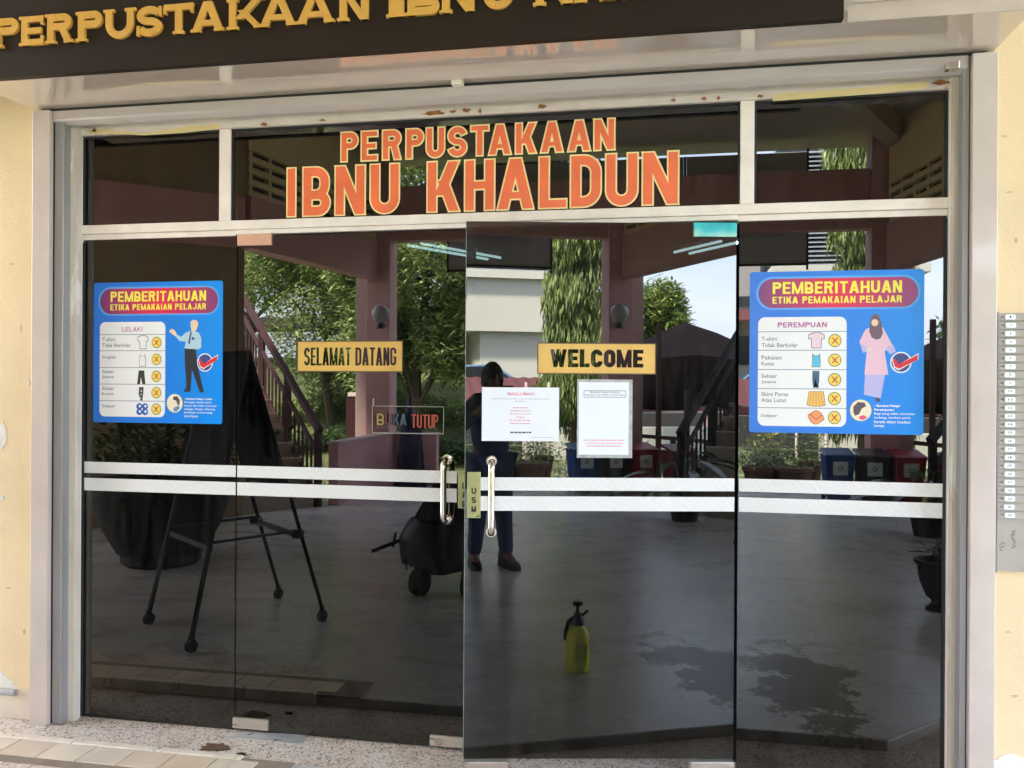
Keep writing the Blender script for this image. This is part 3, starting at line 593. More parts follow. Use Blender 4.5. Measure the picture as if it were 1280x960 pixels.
# ================================================================== sign board above
M_board = mat('dark_brown_sign_board', (.020, .012, .008), .5, var=.08, scale=3, spec=.25)
M_gold = mat('gold_acrylic_letter', (.72, .40, .085), .3, metal=.1, var=.05, scale=6)
sb = thing('library_sign', 'long dark brown sign board with raised gold letters over the entrance', 'sign')
SY = BY-.045
mb = MB(); mb.box(-4.6, X(1055, SY, 20), SY, BY-.011, zs-.004, zs+.62); mb.build('sign_board', M_board, sb, bevel=.002)
gext = [('P', -10, 22), ('E', 23.6, 54), ('R', 56, 91), ('P', 94.5, 127), ('U', 128.6, 169), ('S', 170.6, 201.7), ('T', 204, 241), ('A', 238, 280), ('K', 283, 330), ('A', 323, 370.6), ('A', 369, 418), ('N', 421, 463), ('I', 482.6, 507.7), ('B', 506, 549), ('N', 549, 595.7), ('U', 600, 645), ('K', 666, 716), ('H', 717, 766), ('A', 767, 815), ('L', 817, 858), ('D', 861, 906), ('U', 908, 955), ('N', 957, 1004)]
LY = SY-.014
zbase = at(220, 42.3, LY).z; zcap = at(220, 4.5, LY).z
for ch, u0, u1 in gext:
    vv = 60-(u0*.075); a, b = at(u0, vv, LY).x, at(u1, vv, LY).x; hh = zcap-zbase
    mb = MB(); letter(ch, a, zbase, b, zcap, hh*.245, LY, .0135, mb, None, serif=hh*.08, step=.0004)
    mb.build('letter', M_gold, sb, bevel=.0016)

# ================================================================== yellow greeting signs
M_yb = mat('amber_sign_vinyl', (.72, .43, .10), .35, var=.05, scale=10); M_yr = mat('dark_sign_edge', (.10, .05, .02), .5)
M_cut = M_glass
def fit_word(mb, s, x0, z0, x1, z1, t, y, m, gap=.12, parent=None):
    W_ = {'I': .42, 'M': 1.3, 'W': 1.42, 'L': .86, 'E': .9, 'T': .92, 'A': 1.1, ' ': .5}
    tot = sum(W_.get(c, 1) for c in s)+gap*(len(s)-1); k = (x1-x0)/tot; x = x0
    for c in s:
        wc = W_.get(c, 1)*k
        if parent is not None and c != ' ': mb = MB()
        if c == 'I': letter(c, x+wc/2-t/2, z0, x+wc/2+t/2, z1, t, y, .0003, mb, m, step=.00004)
        elif c != ' ': letter(c, x, z0, x+wc, z1, t, y, .0003, mb, m, step=.00004)
        if parent is not None and c != ' ': mb.build('letter', None, parent)
        x += wc+gap*k
def greet(name, label, s, box, tb, parent_loc, rz, P, t):
    o = thing(name, label, 'sign', parent_loc, rz)
    (x0, z1), (x1, z0) = P(box[0], box[1]), P(box[2], box[3])
    mb = MB(); mb.box(x0-.004, x1+.004, -.0014, -.0004, z0-.004, z1+.004); mb.build('sign_edge', M_yr, o)
    mb = MB(); mb.box(x0, x1, -.0024, -.0015, z0, z1); mb.build('sign_face', M_yb, o)
    (a, d), (b, c) = P(tb[0], tb[1]), P(tb[2], tb[3])
    fit_word(None, s, a, c, b, d, t, -.0030, M_letter, parent=o)
M_letter = mat('glossy_black_letter', (.004, .004, .004), .0, var=0, spec=.5)
M_letter.node_tree.nodes['Principled BSDF'].inputs['Roughness'].links and M_letter.node_tree.links.remove(M_letter.node_tree.nodes['Principled BSDF'].inputs['Roughness'].links[0])
M_letter.node_tree.nodes['Principled BSDF'].inputs['Roughness'].default_value = 0
Pf = lambda u, v: (at(u, v, 0).x, at(u, v, 0).z)
greet('welcome_sign', 'narrow amber sign reading SELAMAT DATANG stuck on the closed door', 'SELAMAT DATANG', (373, 427.5, 502.5, 464), (380.5, 434.5, 495.5, 457), (0, 0, 0), 0, Pf, .0095)
greet('welcome_sign', 'wide amber sign reading WELCOME stuck on the open door', 'WELCOME', (673, 429.5, 818.5, 467), (688, 436.5, 804, 459.5), (HX, 0, 0), TH, lambda u, v: D(u, v), .017)

# small open / closed acrylic sign
bk = thing('open_closed_sign', 'small clear acrylic sign reading BUKA TUTUP on the closed door', 'sign')
(x0, z1), (x1, z0) = Pf(466, 507), Pf(555.5, 543)
mb = MB(); mb.box(x0, x1, -.007, -.004, z0, z1); mb.build('acrylic_plate', M_clear, bk)
mb = MB(); m_ = mat('pale_line', (.30, .29, .25), .5)
for a, b, c, d in ((x0, x1, z0, z0+.004), (x0, x1, z1-.003, z1), (x0, x0+.003, z0+.004, z1-.003), (x1-.003, x1, z0+.004, z1-.003)): mb.box(a, b, -.0084, -.0072, c, d)
mb.build('plate_border', m_, bk)
cols = {'B': (.30, .23, .06), 'U': (.12, .03, .03), 'K': (.03, .05, .09), 'A': (.06, .08, .10)}
for ch, u0, u1 in (('B', 472, 481), ('U', 482, 491), ('K', 492, 500), ('A', 501, 509)):
    a, b = Pf(u0, 518)[0], Pf(u1, 518)[0]; zt, zz = Pf(490, 517)[1], Pf(490, 531.5)[1]
    mb = MB(); letter(ch, a, zz, b, zt, .0075, -.0085, .001, mb); mb.build('letter', mat('sign_ink_'+ch, cols[ch], .5), bk)
M_red = mat('sign_ink_red', (.38, .065, .03), .5)
for ch, u0 in zip('TUTUP', (515, 522.2, 529.2, 536, 542.5)):
    a, b = Pf(u0, 520)[0], Pf(u0+6, 520)[0]; zt, zz = Pf(530, 518)[1], Pf(530, 535)[1]
    mb = MB(); letter(ch, a, zz, b, zt, .0065, -.0085, .001, mb); mb.build('letter', M_red, bk)
p = Pf(467.5, 500); mb = MB(); mb.box(p[0]-.004, p[0]+.002, -.006, -.0005, z1+.0005, z1+.030); mb.build('hanger', m_, bk)

# ================================================================== notices on the open door
M_paper = mat('white_paper', (.82, .82, .86), .7, var=.01); M_pink = mat('pink_print', (.75, .25, .33), .6); M_gprint = mat('grey_print', (.45, .45, .5), .6)
def sheet_thing(name, label, box, lam=None):
    o = thing(name, label, 'notice', (HX, 0, 0), TH)
    (x0, z1), (x1, z0) = D(box[0], box[1]), D(box[2], box[3])
    if lam: mb = MB(); mb.box(x0-.006, x1+.014, -.0018, -.0004, z0-.012, z1+.010); mb.build('laminate', mat('plastic_laminate', (.45, .45, .43), .12, var=.25, scale=30), o)
    mb = MB(); mb.box(x0, x1, -.0028, -.0019, z0, z1); mb.build('paper_sheet', M_paper, o)
    return o, x0, x1, z0, z1
def dashes(mb, x0, x1, z, h, y, m, seed):
    rnd = random.Random(seed); x = x0
    while x < x1:
        w_ = min(rnd.uniform(.004, .014), x1-x); mb.box(x, x+w_, y, y+.0002, z-h/2, z+h/2, m); x += w_+.0028
n1, x0, x1, z0, z1 = sheet_thing('paper_notice', 'white landscape paper notice with pink heading on the open door', (602.5, 484, 698.5, 551.5))
mb = MB(); L_ = lambda a: x0+(x1-x0)*a
H_ = lambda a: z1-(z1-z0)*a
text(mb, 'MAKLUMAN', L_(.33), H_(.15), L_(.68), H_(.09), -.0030, M_pink)
dashes(mb, L_(.12), L_(.88), H_(.215), .0026, -.0031, M_gprint, 1); dashes(mb, L_(.43), L_(.56), H_(.26), .0026, -.0031, M_gprint, 2)
for i, (a, b) in enumerate(((.40, .60), (.37, .63), (.37, .63), (.45, .56), (.36, .63), (.37, .63))): dashes(mb, L_(a), L_(b), H_(.38+.058*i), .0034, -.0031, M_pink, 5+i)
dashes(mb, L_(.37), L_(.64), H_(.84), .0050, -.0031, M_ink, 20); dashes(mb, L_(.65), L_(.92), H_(.93), .0022, -.0031, M_gprint, 21); mb.build('lettering', None, n1, kind='stuff')
n2, x0, x1, z0, z1 = sheet_thing('laminated_notice', 'laminated portrait notice with boxed heading and red footer on the open door', (723.5, 477.5, 785.5, 568.5), True)
mb = MB(); y = -.0031; t = .0016
for a, b, c, d in ((.1, .94, .115, .115), (.1, .94, .205, .205)): mb.box(L_(a), L_(b), y, y+.0002, H_(c)-t, H_(c), M_ink)
for a in (.1, .935): mb.box(L_(a), L_(a)+t, y, y+.0002, H_(.205), H_(.115)-t, M_ink)
text(mb, 'PENDAFTARAN MASUK', L_(.22), H_(.152), L_(.82), H_(.128), y, M_ink, .0); text(mb, 'PELAJAR KE PERPUSTAKAAN', L_(.13), H_(.192), L_(.91), H_(.168), y, M_ink, .0)
for i, a in enumerate((.80, .84, .88)): dashes(mb, L_(.10+.03*i), L_(.92-.03*i), H_(a), .0036, y, M_pink, 30+i)
mb.build('lettering', None, n2, kind='stuff')

# ================================================================== the two blue dress-code posters
def grad(name, stops, axis=0, emis=None):
    if name in MATS: return MATS[name]
    m, nt, b, N, L = new_mat(name); tc = N.new('ShaderNodeTexCoord'); sx = N.new('ShaderNodeSeparateXYZ'); r = N.new('ShaderNodeValToRGB')
    L.new(tc.outputs['Generated'], sx.inputs[0]); L.new(sx.outputs[axis], r.inputs[0]); cr = r.color_ramp
    cr.elements[0].position, cr.elements[0].color = stops[0][0], stops[0][1]+(1,); cr.elements[1].position, cr.elements[1].color = stops[-1][0], stops[-1][1]+(1,)
    for p, c in stops[1:-1]: e = cr.elements.new(p); e.color = c+(1,)
    L.new(r.outputs[0], b.inputs['Base Color']); b.inputs['Roughness'].default_value = .3; MATS[name] = m; return m
PB = grad('poster_blue_print', [(0, (.02, .17, .66)), (.5, (.01, .20, .72)), (1, (.0, .28, .85))])
PBan = grad('banner_print', [(0, (.16, .04, .16)), (.5, (.78, .015, .08)), (1, (.24, .05, .17))])
def pm(n, c, r=.4): return mat('print_'+n, c, r, var=.02)
PLB = pm('light_blue', (.10, .38, .80)); PY = pm('yellow', (.90, .78, .08)); PW = pm('panel_white', (.84, .82, .80)); PLn = pm('line', (.16, .20, .30)); PT = pm('grey_text', (.22, .22, .25))
PMg = pm('magenta', (.42, .05, .26)); PCi = pm('circle_yellow', (.88, .62, .10)); PRim = pm('circle_rim', (.18, .22, .08)); PX = pm('cross', (.50, .06, .02)); PNv = pm('navy', (.05, .06, .22)); PRd = pm('tick_red', (.75, .02, .03)); PWh = pm('white', (.86, .88, .9))
def poster(name, label, x0, x1, z0, z1, female):
    o = thing(name, label, 'poster')
    def U(px): return x0+(px-30)/950*(x1-x0)
    def V(py): return z1-(py-40)/885*(z1-z0)
    lay = [0.0030]
    def S(mb, poly, m, dy=0): mb.sheet([(U(a), V(b)) for a, b in poly][::-1], -(lay[0]+dy), -(lay[0]+dy)+.0002, m)
    def RR(a, b, c, d, r): return rrect(a, b, c, d, r)
    mb = MB(); S(mb, [(30, 60)]+[(x, y) for x, y in RR(30, 40, 980, 925, 16)][0:0] if 0 else RR(30, 40, 980, 925, 16), PB); me = mb
    mb = MB(); mb.sheet([(U(a), V(b)) for a, b in RR(30, 40, 980, 925, 16)][::-1], -.0030, -.0003); mb.build('poster_sheet', PB, o)
    lay[0] = .0034; mb = MB(); S(mb, RR(65, 68, 960, 250, 92), PLB); mb.build('banner_border', None, o)
    lay[0] = .0037; mb = MB(); mb.sheet([(U(a), V(b)) for a, b in RR(78, 79, 948, 240, 82)][::-1], -.0037, -.0035); mb.build('banner', PBan, o)
    mb = MB(); fit_word(mb, 'PEMBERITAHUAN', U(158), V(163), U(862), V(98), (V(98)-V(163))*.21, -.0040, PY, .16); fit_word(mb, 'ETIKA PEMAKAIAN PELAJAR', U(157), V(216), U(862), V(178), (V(178)-V(217))*.20, -.0040, PY, .20); mb.build('banner_lettering', None, o)
    lay[0] = .0034; mb = MB(); S(mb, RR(78, 290, 567, 888, 38), PW); mb.build('table_panel', None, o)
    mb = MB(); lay[0] = .0037
    for y in (370, 472, 578, 683, 788): S(mb, [(78, y-1.8), (567, y-1.8), (567, y+1.8), (78, y+1.8)], PLn)
    mb.build('table_lines', None, o)
    mb = MB(); rows = [(('T-shirt', 185, 397, 420), ('Tidak Berkolar', 300, 432, 455)), None, None, None, None]
    if female:
        fit_word(mb, 'PEREMPUAN', U(188), V(347), U(458), V(319), (V(319)-V(347))*.19, -.0040, PMg, .20)
        T_ = [('T-shirt', 185, 398, 420), ('Tidak Berkolar', 300, 432, 455), ('Pakaian', 210, 500, 523), ('Ketat', 170, 535, 556), ('Seluar', 185, 602, 624), ('Jeans', 180, 636, 658), ('Skirt Paras', 248, 702, 724), ('Atas Lutut', 238, 735, 757), ('Selipar', 190, 822, 844)]
    else:
        fit_word(mb, 'LELAKI', U(246), V(350), U(400), V(322), (V(322)-V(350))*.15, -.0040, PMg, .20)
        T_ = [('T-shirt', 195, 388, 412), ('Tidak Berkolar', 310, 425, 448), ('Singlet', 198, 502, 526), ('Seluar', 190, 592, 614), ('Jeans', 185, 628, 650), ('Seluar', 190, 698, 720), ('Koyak', 188, 735, 757), ('Selipar', 198, 812, 836)]
    for s_, xr_, a, b in T_: text(mb, s_, U(97), V(b), U(xr_), V(a), -.0040, PT, .012)
    mb.build('table_lettering', None, o, kind='stuff')
    cy = (420, 526, 632, 735, 838)
    for y in cy:
        mb = MB(); lay[0] = .0038; S(mb, circ(503, y, 36, 28), PRim); lay[0] = .0041; S(mb, circ(503, y, 31, 28), PCi); c = mb.build('cross_badge', None, o)
        mb = MB(); lay[0] = .0044
        for sg, dl in ((1, 0), (-1, .0002)): S(mb, [(503-sg*15-4, y-17), (503-sg*15+4, y-17), (503+sg*15+4, y+17), (503+sg*15-4, y+17)], PX, dl)
        mb.build('cross', None, c)
    # garment icons
    def icon(pts, fill, line, name, extra=None):
        mb = MB(); n = len(pts); cx = sum(p[0] for p in pts)/n; cyy = sum(p[1] for p in pts)/n
        lay[0] = .0038; S(mb, pts, line); lay[0] = .0041
        S(mb, [(a-(4 if a > cx else -4), b-(4 if b > cyy else -4)) for a, b in pts], fill)
        if extra: extra(mb)
        return mb.build(name, None, o)
    def tee(y, s=1.): return [(x*s+402, y+b) for x, b in ((-20, -44), (20, -44), (44, -32), (46, -6), (30, -6), (28, 44), (-28, 44), (-30, -6), (-46, -6), (-44, -32))]
    Gl = pm('icon_line', (.25, .18, .20))
    if female:
        icon(tee(418), pm('tee_pink', (.80, .60, .66)), Gl, 'tshirt_icon')
        icon([(382, 488), (390, 500), (412, 500), (420, 488), (424, 505), (426, 530), (424, 565), (376, 565), (380, 530), (378, 505)], pm('sky', (.10, .50, .75)), Gl, 'top_icon')
        icon([(382, 585), (420, 585), (418, 640), (414, 678), (404, 678), (401, 610), (397, 678), (387, 678), (380, 630)], pm('denim', (.06, .13, .24)), pm('denim_line', (.03, .06, .12)), 'jeans_icon')
        def pleats(mb):
            lay[0] = .0044
            for k in range(-2, 3): S(mb, [(402+k*12-1.5, 703), (402+k*12+1.5, 703), (402+k*20+2, 766), (402+k*20-2, 766)], pm('pleat', (.55, .26, .05)))
        icon([(362, 696), (444, 696), (456, 772), (430, 778), (402, 780), (374, 778), (350, 772)], pm('skirt', (.88, .50, .12)), pm('skirt_line', (.45, .22, .04)), 'skirt_icon', pleats)
        icon([(402+44*cos(a)*(1+.10*sin(4*a)), 838+36*sin(a)*(1+.10*cos(4*a))) for a in [2*pi*k/24 for k in range(24)]], pm('sandal', (.86, .32, .12)), pm('sandal_line', (.6, .18, .06)), 'sandal_icon', lambda mb: (S(mb, band([(372, 822), (402, 850), (432, 826)], 5)[0], pm('sandal_strap', (.5, .12, .05)), .0003), S(mb, band([(402, 850), (432, 826)], 5)[0], pm('sandal_strap', (.5, .12, .05)), .0005)))
    else:
        icon(tee(418, .9), pm('tee_white', (.84, .82, .80)), Gl, 'tshirt_icon')
        icon([(382, 492), (390, 504), (408, 504), (416, 492), (424, 520), (424, 572), (374, 572), (374, 520)], pm('tee_white', (.84, .82, .80)), Gl, 'top_icon')
        icon([(372, 596), (412, 596), (422, 682), (402, 682), (392, 625), (380, 682), (360, 682)], pm('dark_trouser', (.03, .03, .03)), pm('dark_line', (.01, .01, .01)), 'jeans_icon')
        icon([(376, 700), (408, 700), (406, 740), (400, 785), (386, 785), (372, 745)], pm('torn', (.06, .06, .07)), pm('dark_line', (.01, .01, .01)), 'torn_trouser_icon', lambda mb: (setattr(lay, '__class__', list) if 0 else None, S(mb, circ(392, 725, 5, 8), PW, .0003), S(mb, circ(390, 748, 4, 8), PW, .0003), S(mb, circ(386, 768, 4, 8), PW, .0003)))
        mb = MB(); bl = pm('slipper_blue', (.03, .12, .45)); lay[0] = .0038
        for dx, dy in ((-22, -16), (20, -16), (-22, 18), (20, 18)): S(mb, circ(400+dx, 838+dy, 21, 14, 1.1), bl, .0001*dx/22+.0002)
        lay[0] = .0044
        for dx, dy in ((-22, -16), (20, -16), (-22, 18), (20, 18)): S(mb, circ(404+dx, 836+dy, 8, 10), PWh)
        mb.build('slipper_icon', None, o)
    # standing figure
    skin = pm('skin', (.86, .62, .42)); lay[0] = .0036; mb = MB()
    if female:
        fp = pm('tunic_pink', (.82, .52, .62)); fl = pm('skirt_lilac', (.50, .46, .74)); fh = pm('veil', (.16, .10, .13))
        S(mb, [(668, 600), (775, 600), (752, 732), (662, 712)], fl); S(mb, [(725, 726), (748, 730), (750, 748), (735, 750), (726, 742)], pm('shoe', (.05, .05, .07)))
        S(mb, [(690, 350), (762, 350), (775, 375), (832, 480), (800, 490), (778, 470), (772, 480), (792, 604), (664, 604), (676, 480), (672, 460), (655, 485), (636, 425), (668, 362)], fp, .0003)
        S(mb, [(832, 480), (800, 495), (782, 470), (788, 452), (820, 448)], fl, .0006); S(mb, [(655, 486), (640, 440), (668, 448), (690, 462), (676, 480)], fl, .0006)
        S(mb, [(700, 290), (718, 276), (736, 282), (750, 310), (762, 380), (748, 410), (728, 416), (702, 405), (688, 370), (692, 318)], fh, .0009); S(mb, circ(718, 324, 19, 18), skin, .0012)
        S(mb, [(672, 462), (690, 458), (700, 470), (680, 478)], skin, .0009)
        fr_ = mb.build('woman_drawing', None, o)
    else:
        sh_ = pm('shirt_blue', (.45, .62, .72)); tr = pm('trousers', (.02, .02, .03))
        def Q(pts): return [((a-35)/797*950+30, (b-62)/868*885+40) for a, b in pts]
        S(mb, Q([(604, 470), (672, 470), (680, 560), (722, 735), (700, 742), (650, 600), (642, 720), (640, 735), (600, 738), (616, 700), (606, 560)]), tr)
        S(mb, Q([(640, 365), (690, 375), (706, 410), (706, 468), (690, 478), (604, 472), (612, 430), (575, 428), (545, 395), (556, 384), (582, 402), (612, 375)]), sh_, .0003)
        S(mb, Q([(556, 384), (545, 396), (512, 372), (512, 360), (528, 352), (545, 362)]), skin, .0006)
        S(mb, Q([(640, 310), (655, 298), (680, 302), (688, 325), (680, 350), (668, 372), (648, 368), (642, 345)]), skin, .0006)
        S(mb, Q([(640, 370), (648, 370), (636, 445), (626, 440)]), pm('tie', (.03, .06, .18)), .0009); S(mb, Q(circ(656, 412, 9, 10)), pm('tie', (.03, .06, .18)), .0009)
        mb.build('man_drawing', None, o)
    # tick badge
    ty = 538 if female else 545
    mb = MB(); lay[0] = .0050; S(mb, circ(858, ty, 57, 30), PWh); S(mb, circ(858, ty, 50, 30), PNv, .0003); 
    tk = [(812, ty-20), (838, ty-8), (846, ty+10), (948, ty-42), (945, ty-14), (850, ty+34), (826, ty+24)]
    cx_, cy_ = 880, ty-2
    S(mb, [(a+(a-cx_)*.07, b+(b-cy_)*.22) for a, b in tk], PWh, .0006); S(mb, tk, PRd, .0009); mb.build('tick_badge', None, o)
    # small hair badge
    hy = 797 if female else 800
    hx_ = 645 if female else 640
    mb = MB(); S(mb, circ(hx_, hy, 58, 28), pm('badge_cream', (.86, .78, .38))); S(mb, circ(hx_, hy, 52, 28), pm('badge_inner', (.85, .74, .56)), .0003)
    if female: S(mb, [(hx_+a, hy+b) for a, b in ((-40, -20), (-15, -45), (20, -42), (28, -22), (5, -10), (-8, 20), (-30, 30), (-40, 10))], pm('hair', (.10, .07, .08)), .0006); S(mb, [(hx_+a, hy+b) for a, b in ((-10, 35), (15, 25), (35, 38), (15, 50), (-5, 49))], pm('collar_red', (.8, .05, .2)), .0006)
    else: S(mb, [(hx_+a, hy+b) for a, b in ((-10, -42), (18, -45), (38, -20), (34, 14), (22, 8), (10, -18), (-12, -22))], pm('hair', (.10, .07, .08)), .0006); S(mb, [(hx_+a, hy+b) for a, b in ((-8, 30), (25, 14), (40, 28), (15, 50), (-8, 50))], pm('slate', (.10, .25, .5)), .0006)
    mb.build('hair_badge', None, o)
    mb = MB()
    T_ = [('- Rambut Pelajar', 718, 858), ('Perempuan:', 718, 825), ('Bagi yang tidak memakai', 718, 932), ('tudung, rambut perlu', 718, 912), ('berada dalam keadaan', 718, 912), ('kemas.', 718, 775)] if female else [('- Rambut Pelajar Lelaki:', 708, 912), ('Potongan rambut perlu', 708, 905), ('kemas dan tidak menutupi', 708, 942), ('telinga. Pelajar dilarang', 708, 932), ('berfesyen rambut yang', 708, 912), ('keterlaluan.', 708, 812)]
    for i, (s_, a, b) in enumerate(T_): yy = 773+21*i; text(mb, s_, U(a), V(yy+8), U(b), V(yy-8), -.0036, PWh, .03 if i < (2 if female else 1) else .01)
    mb.build('note_lettering', None, o, kind='stuff')
    return o
poster('dress_code_poster', 'blue poster of a man in shirt and tie on the left side window', at(117.5, 440).x, at(278.3, 440).x, at(198, 528.8).z, at(198, 352.3).z, False)
poster('dress_code_poster', 'blue poster of a woman in pink dress on the right side window', at(936.8, 440).x, at(1154.6, 440).x, at(1046, 542).z, at(1046, 338.4).z, True)

# ================================================================== numbered rack on the right wall
rk = thing('numbered_rack', 'grey metal rack of numbered slats on the cream wall right of the shutter rail', 'rack')
RY = WY-.02; rx0 = X(1246.6, RY, 550); rx1 = rx0+.30
zt = at(1262, 391.5, RY).z; zb_ = at(1262, 714, RY).z
M_rack = mat('rack_grey_metal', (.42, .37, .31), .4, var=.05, scale=12); M_scr = mat('pencil_mark', (.16, .13, .11), .8)
mb = MB(); mb.box(rx0, rx1, RY, WY-.0005, zb_, zt); mb.build('back_plate', M_rack, rk)
mb = MB(); mb.box(rx0-.004, rx0-.0005, RY-.010, WY-.0005, zb_-.004, zt+.004); mb.build('side_flange', M_greymetal, rk)
pz = (zt-at(1262, 649, RY).z)/25
tx0, tx1 = at(1256.5, 500, RY-.012).x, at(1269.5, 500, RY-.012).x
slat_me = None
for i in range(25):
    z1_ = zt-pz*i-.001; z0_ = z1_-pz+.0035
    if i == 0:
        mb = MB(); mb.add([(rx0+.002, RY-.009, z0_-z0_), (rx1, RY-.009, 0), (rx1, RY-.003, z1_-z0_), (rx0+.002, RY-.003, z1_-z0_), (rx0+.002, RY-.0005, 0), (rx1, RY-.0005, 0), (rx1, RY-.0005, z1_-z0_), (rx0+.002, RY-.0005, z1_-z0_)], [(0, 1, 2, 3), (7, 6, 5, 4), (4, 5, 1, 0), (3, 2, 6, 7), (0, 3, 7, 4), (1, 5, 6, 2)])
        s_ = mb.build('slat', M_rack, rk); slat_me = s_
    else: s_ = slat_me.copy(); COL.objects.link(s_)
    s_.parent = rk; s_.location = (0, 0, z0_)
    h = z1_-z0_; jx = random.uniform(-.0015, .0015)
    mb = MB(); mb.sheet(rrect(tx0+jx, .0035, tx1+jx, h-.0045, .004, 3), RY-.0105, RY-.008, PWh); text(mb, str(i+1), (tx0+tx1)/2-(.006 if i > 8 else .0025)+jx, h*.36, (tx0+tx1)/2+(.006 if i > 8 else .0025)+jx, h*.66, RY-.0109, M_ink, .01); mb.tube([(tx0-.008+jx, RY-.0095, h*.5), (tx0-.008+jx, RY-.006, h*.5)], .002, 6, M_ink)
    mb.build('number_tag', None, s_)
rnd = random.Random(4)
mb = MB()
for cx, cz, n, a in ((1252, 682, 5, .012), (1266, 676, 9, .018), (1266, 665, 3, .01)):
    p = at(cx, cz, RY)
    for k in range(n):
        x_ = p.x+rnd.uniform(-.004, .006); z_ = p.z+(k-n/2)*.006
        mb.tube([(x_-.004, RY-.0012, z_+rnd.uniform(-.004, .004)), (x_+rnd.uniform(-.003, .003), RY-.0012, z_+.003), (x_+.006, RY-.0012, z_+rnd.uniform(-.004, .004))], .0007, 4)
mb.build('pencil_scribble', M_scr, rk, kind='stuff')

# ================================================================== room behind the glass
M_in = mat('unlit_interior_black', (.05, .045, .04), .8); rm = thing('library_interior', 'dark room behind the tinted glass doors', 'room')  # near-black wall colour stands in for the darkness of the unlit room
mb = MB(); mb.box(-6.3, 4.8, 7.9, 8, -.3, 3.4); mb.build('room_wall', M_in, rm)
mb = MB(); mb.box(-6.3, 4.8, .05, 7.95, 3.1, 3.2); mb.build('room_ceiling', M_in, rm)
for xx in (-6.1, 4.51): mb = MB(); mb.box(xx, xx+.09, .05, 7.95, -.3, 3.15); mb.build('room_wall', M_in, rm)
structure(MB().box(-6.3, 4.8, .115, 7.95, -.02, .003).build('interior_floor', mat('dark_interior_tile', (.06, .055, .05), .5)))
M_tube = emit('fluorescent_tube', (.6, .95, 1.), .55)
for i, prs in enumerate((((-2.42, 4.45), (-1.85, 5.45)), ((.10, 5.35), (.52, 4.75)))):
    (a, b), (c, d_) = prs; L_ = thing('fluorescent_lamp', ('left' if i == 0 else 'right')+' lit twin tube lamp seen through the glass near the '+('middle of the doorway' if i == 0 else 'turquoise door fitting'), 'lamp', group='lit tube lamps inside')
    dv = Vector((c-a, d_-b, 0)).normalized(); nv = Vector((-dv.y, dv.x, 0))
    for k in (-1, 1):
        mb = MB(); mb.tube([Vector((a, b, 2.8))+nv*.09*k, Vector((c, d_, 2.8))+nv*.09*k], .014, 8); mb.build('tube', M_tube, L_)
    mb = MB(); mb.beam(Vector((a, b, 2.87)), Vector((c, d_, 2.87)), .26, .06); mb.build('housing', M_in, L_)

# ================================================================== the porch opposite (seen mirrored in the glass)
M_pink = mat('dusty_pink_concrete_paint', (.58, .31, .32), .6, var=.06, scale=3, bump=.1)
M_pale = mat('pale_and_lit_pink', (.55, .38, .36), .6, var=.04)  # coping colour; also paints daylight onto the pillars' outer sides
M_ceil = mat('porch_ceiling_paint', (.44, .37, .29), .8, var=.05, scale=2)
M_cbeam = mat('cream_beam_paint', (.60, .50, .36), .7, var=.05, scale=2)
M_maroon = mat('maroon_paint', (.05, .010, .013), .75, var=.1, scale=5)
CX = -.70                                    # the porch is symmetric about this line
pv = thing('porch_pavilion', 'pink columned porch with cream ceiling mirrored in the dark glass', 'porch')
YA = -8.10
for s in (-1, 1):
    xc = CX+s*3.33
    mb = MB(); mb.box(xc-.17, xc+.17, YA-.17, YA+.17, .045, 4.7); mb.build('pillar', M_pink, pv, bevel=.01)
    xo = xc+s*.27; mb = MB(); prof = [(-.11, 3.2), (-.11, .9), (-.16, .35), (-.24, -.3), (.10, -.3), (.10, 3.2)]
    mb.box(xo-.10, xo+.10, YA-.25, YA+.05, -.3, 3.0); mb.build('lit_pillar_side', M_pale, pv, bevel=.01)  # added pier whose paler pink stands in for the pillar's daylit outer face
mb = MB(); mb.box(CX-3.15, CX+3.15, YA-.10, YA+.10, 3.46, 4.22); mb.build('front_beam', M_pink, pv)
KL, KR = (-4.55, -5.1), (3.15, -5.1)
def wall_seg(name, a, b, z0, z1, th, m, parent):
    a = Vector((a[0], a[1], 0)); b = Vector((b[0], b[1], 0)); d = (b-a).normalized(); n_ = Vector((-d.y, d.x, 0))*th/2
    mb = MB(); mb.prism([((a+n_).x, (a+n_).y), ((b+n_).x, (b+n_).y), ((b-n_).x, (b-n_).y), ((a-n_).x, (a-n_).y)], z0, z1); return mb.build(name, m, parent)
wall_seg('side_beam', (CX-3.33-.10, YA+.2), KL, 2.92, 3.48, .22, M_pink, pv); wall_seg('side_beam', (CX+3.33+.10, YA+.2), KR, 2.92, 3.48, .22, M_pink, pv)
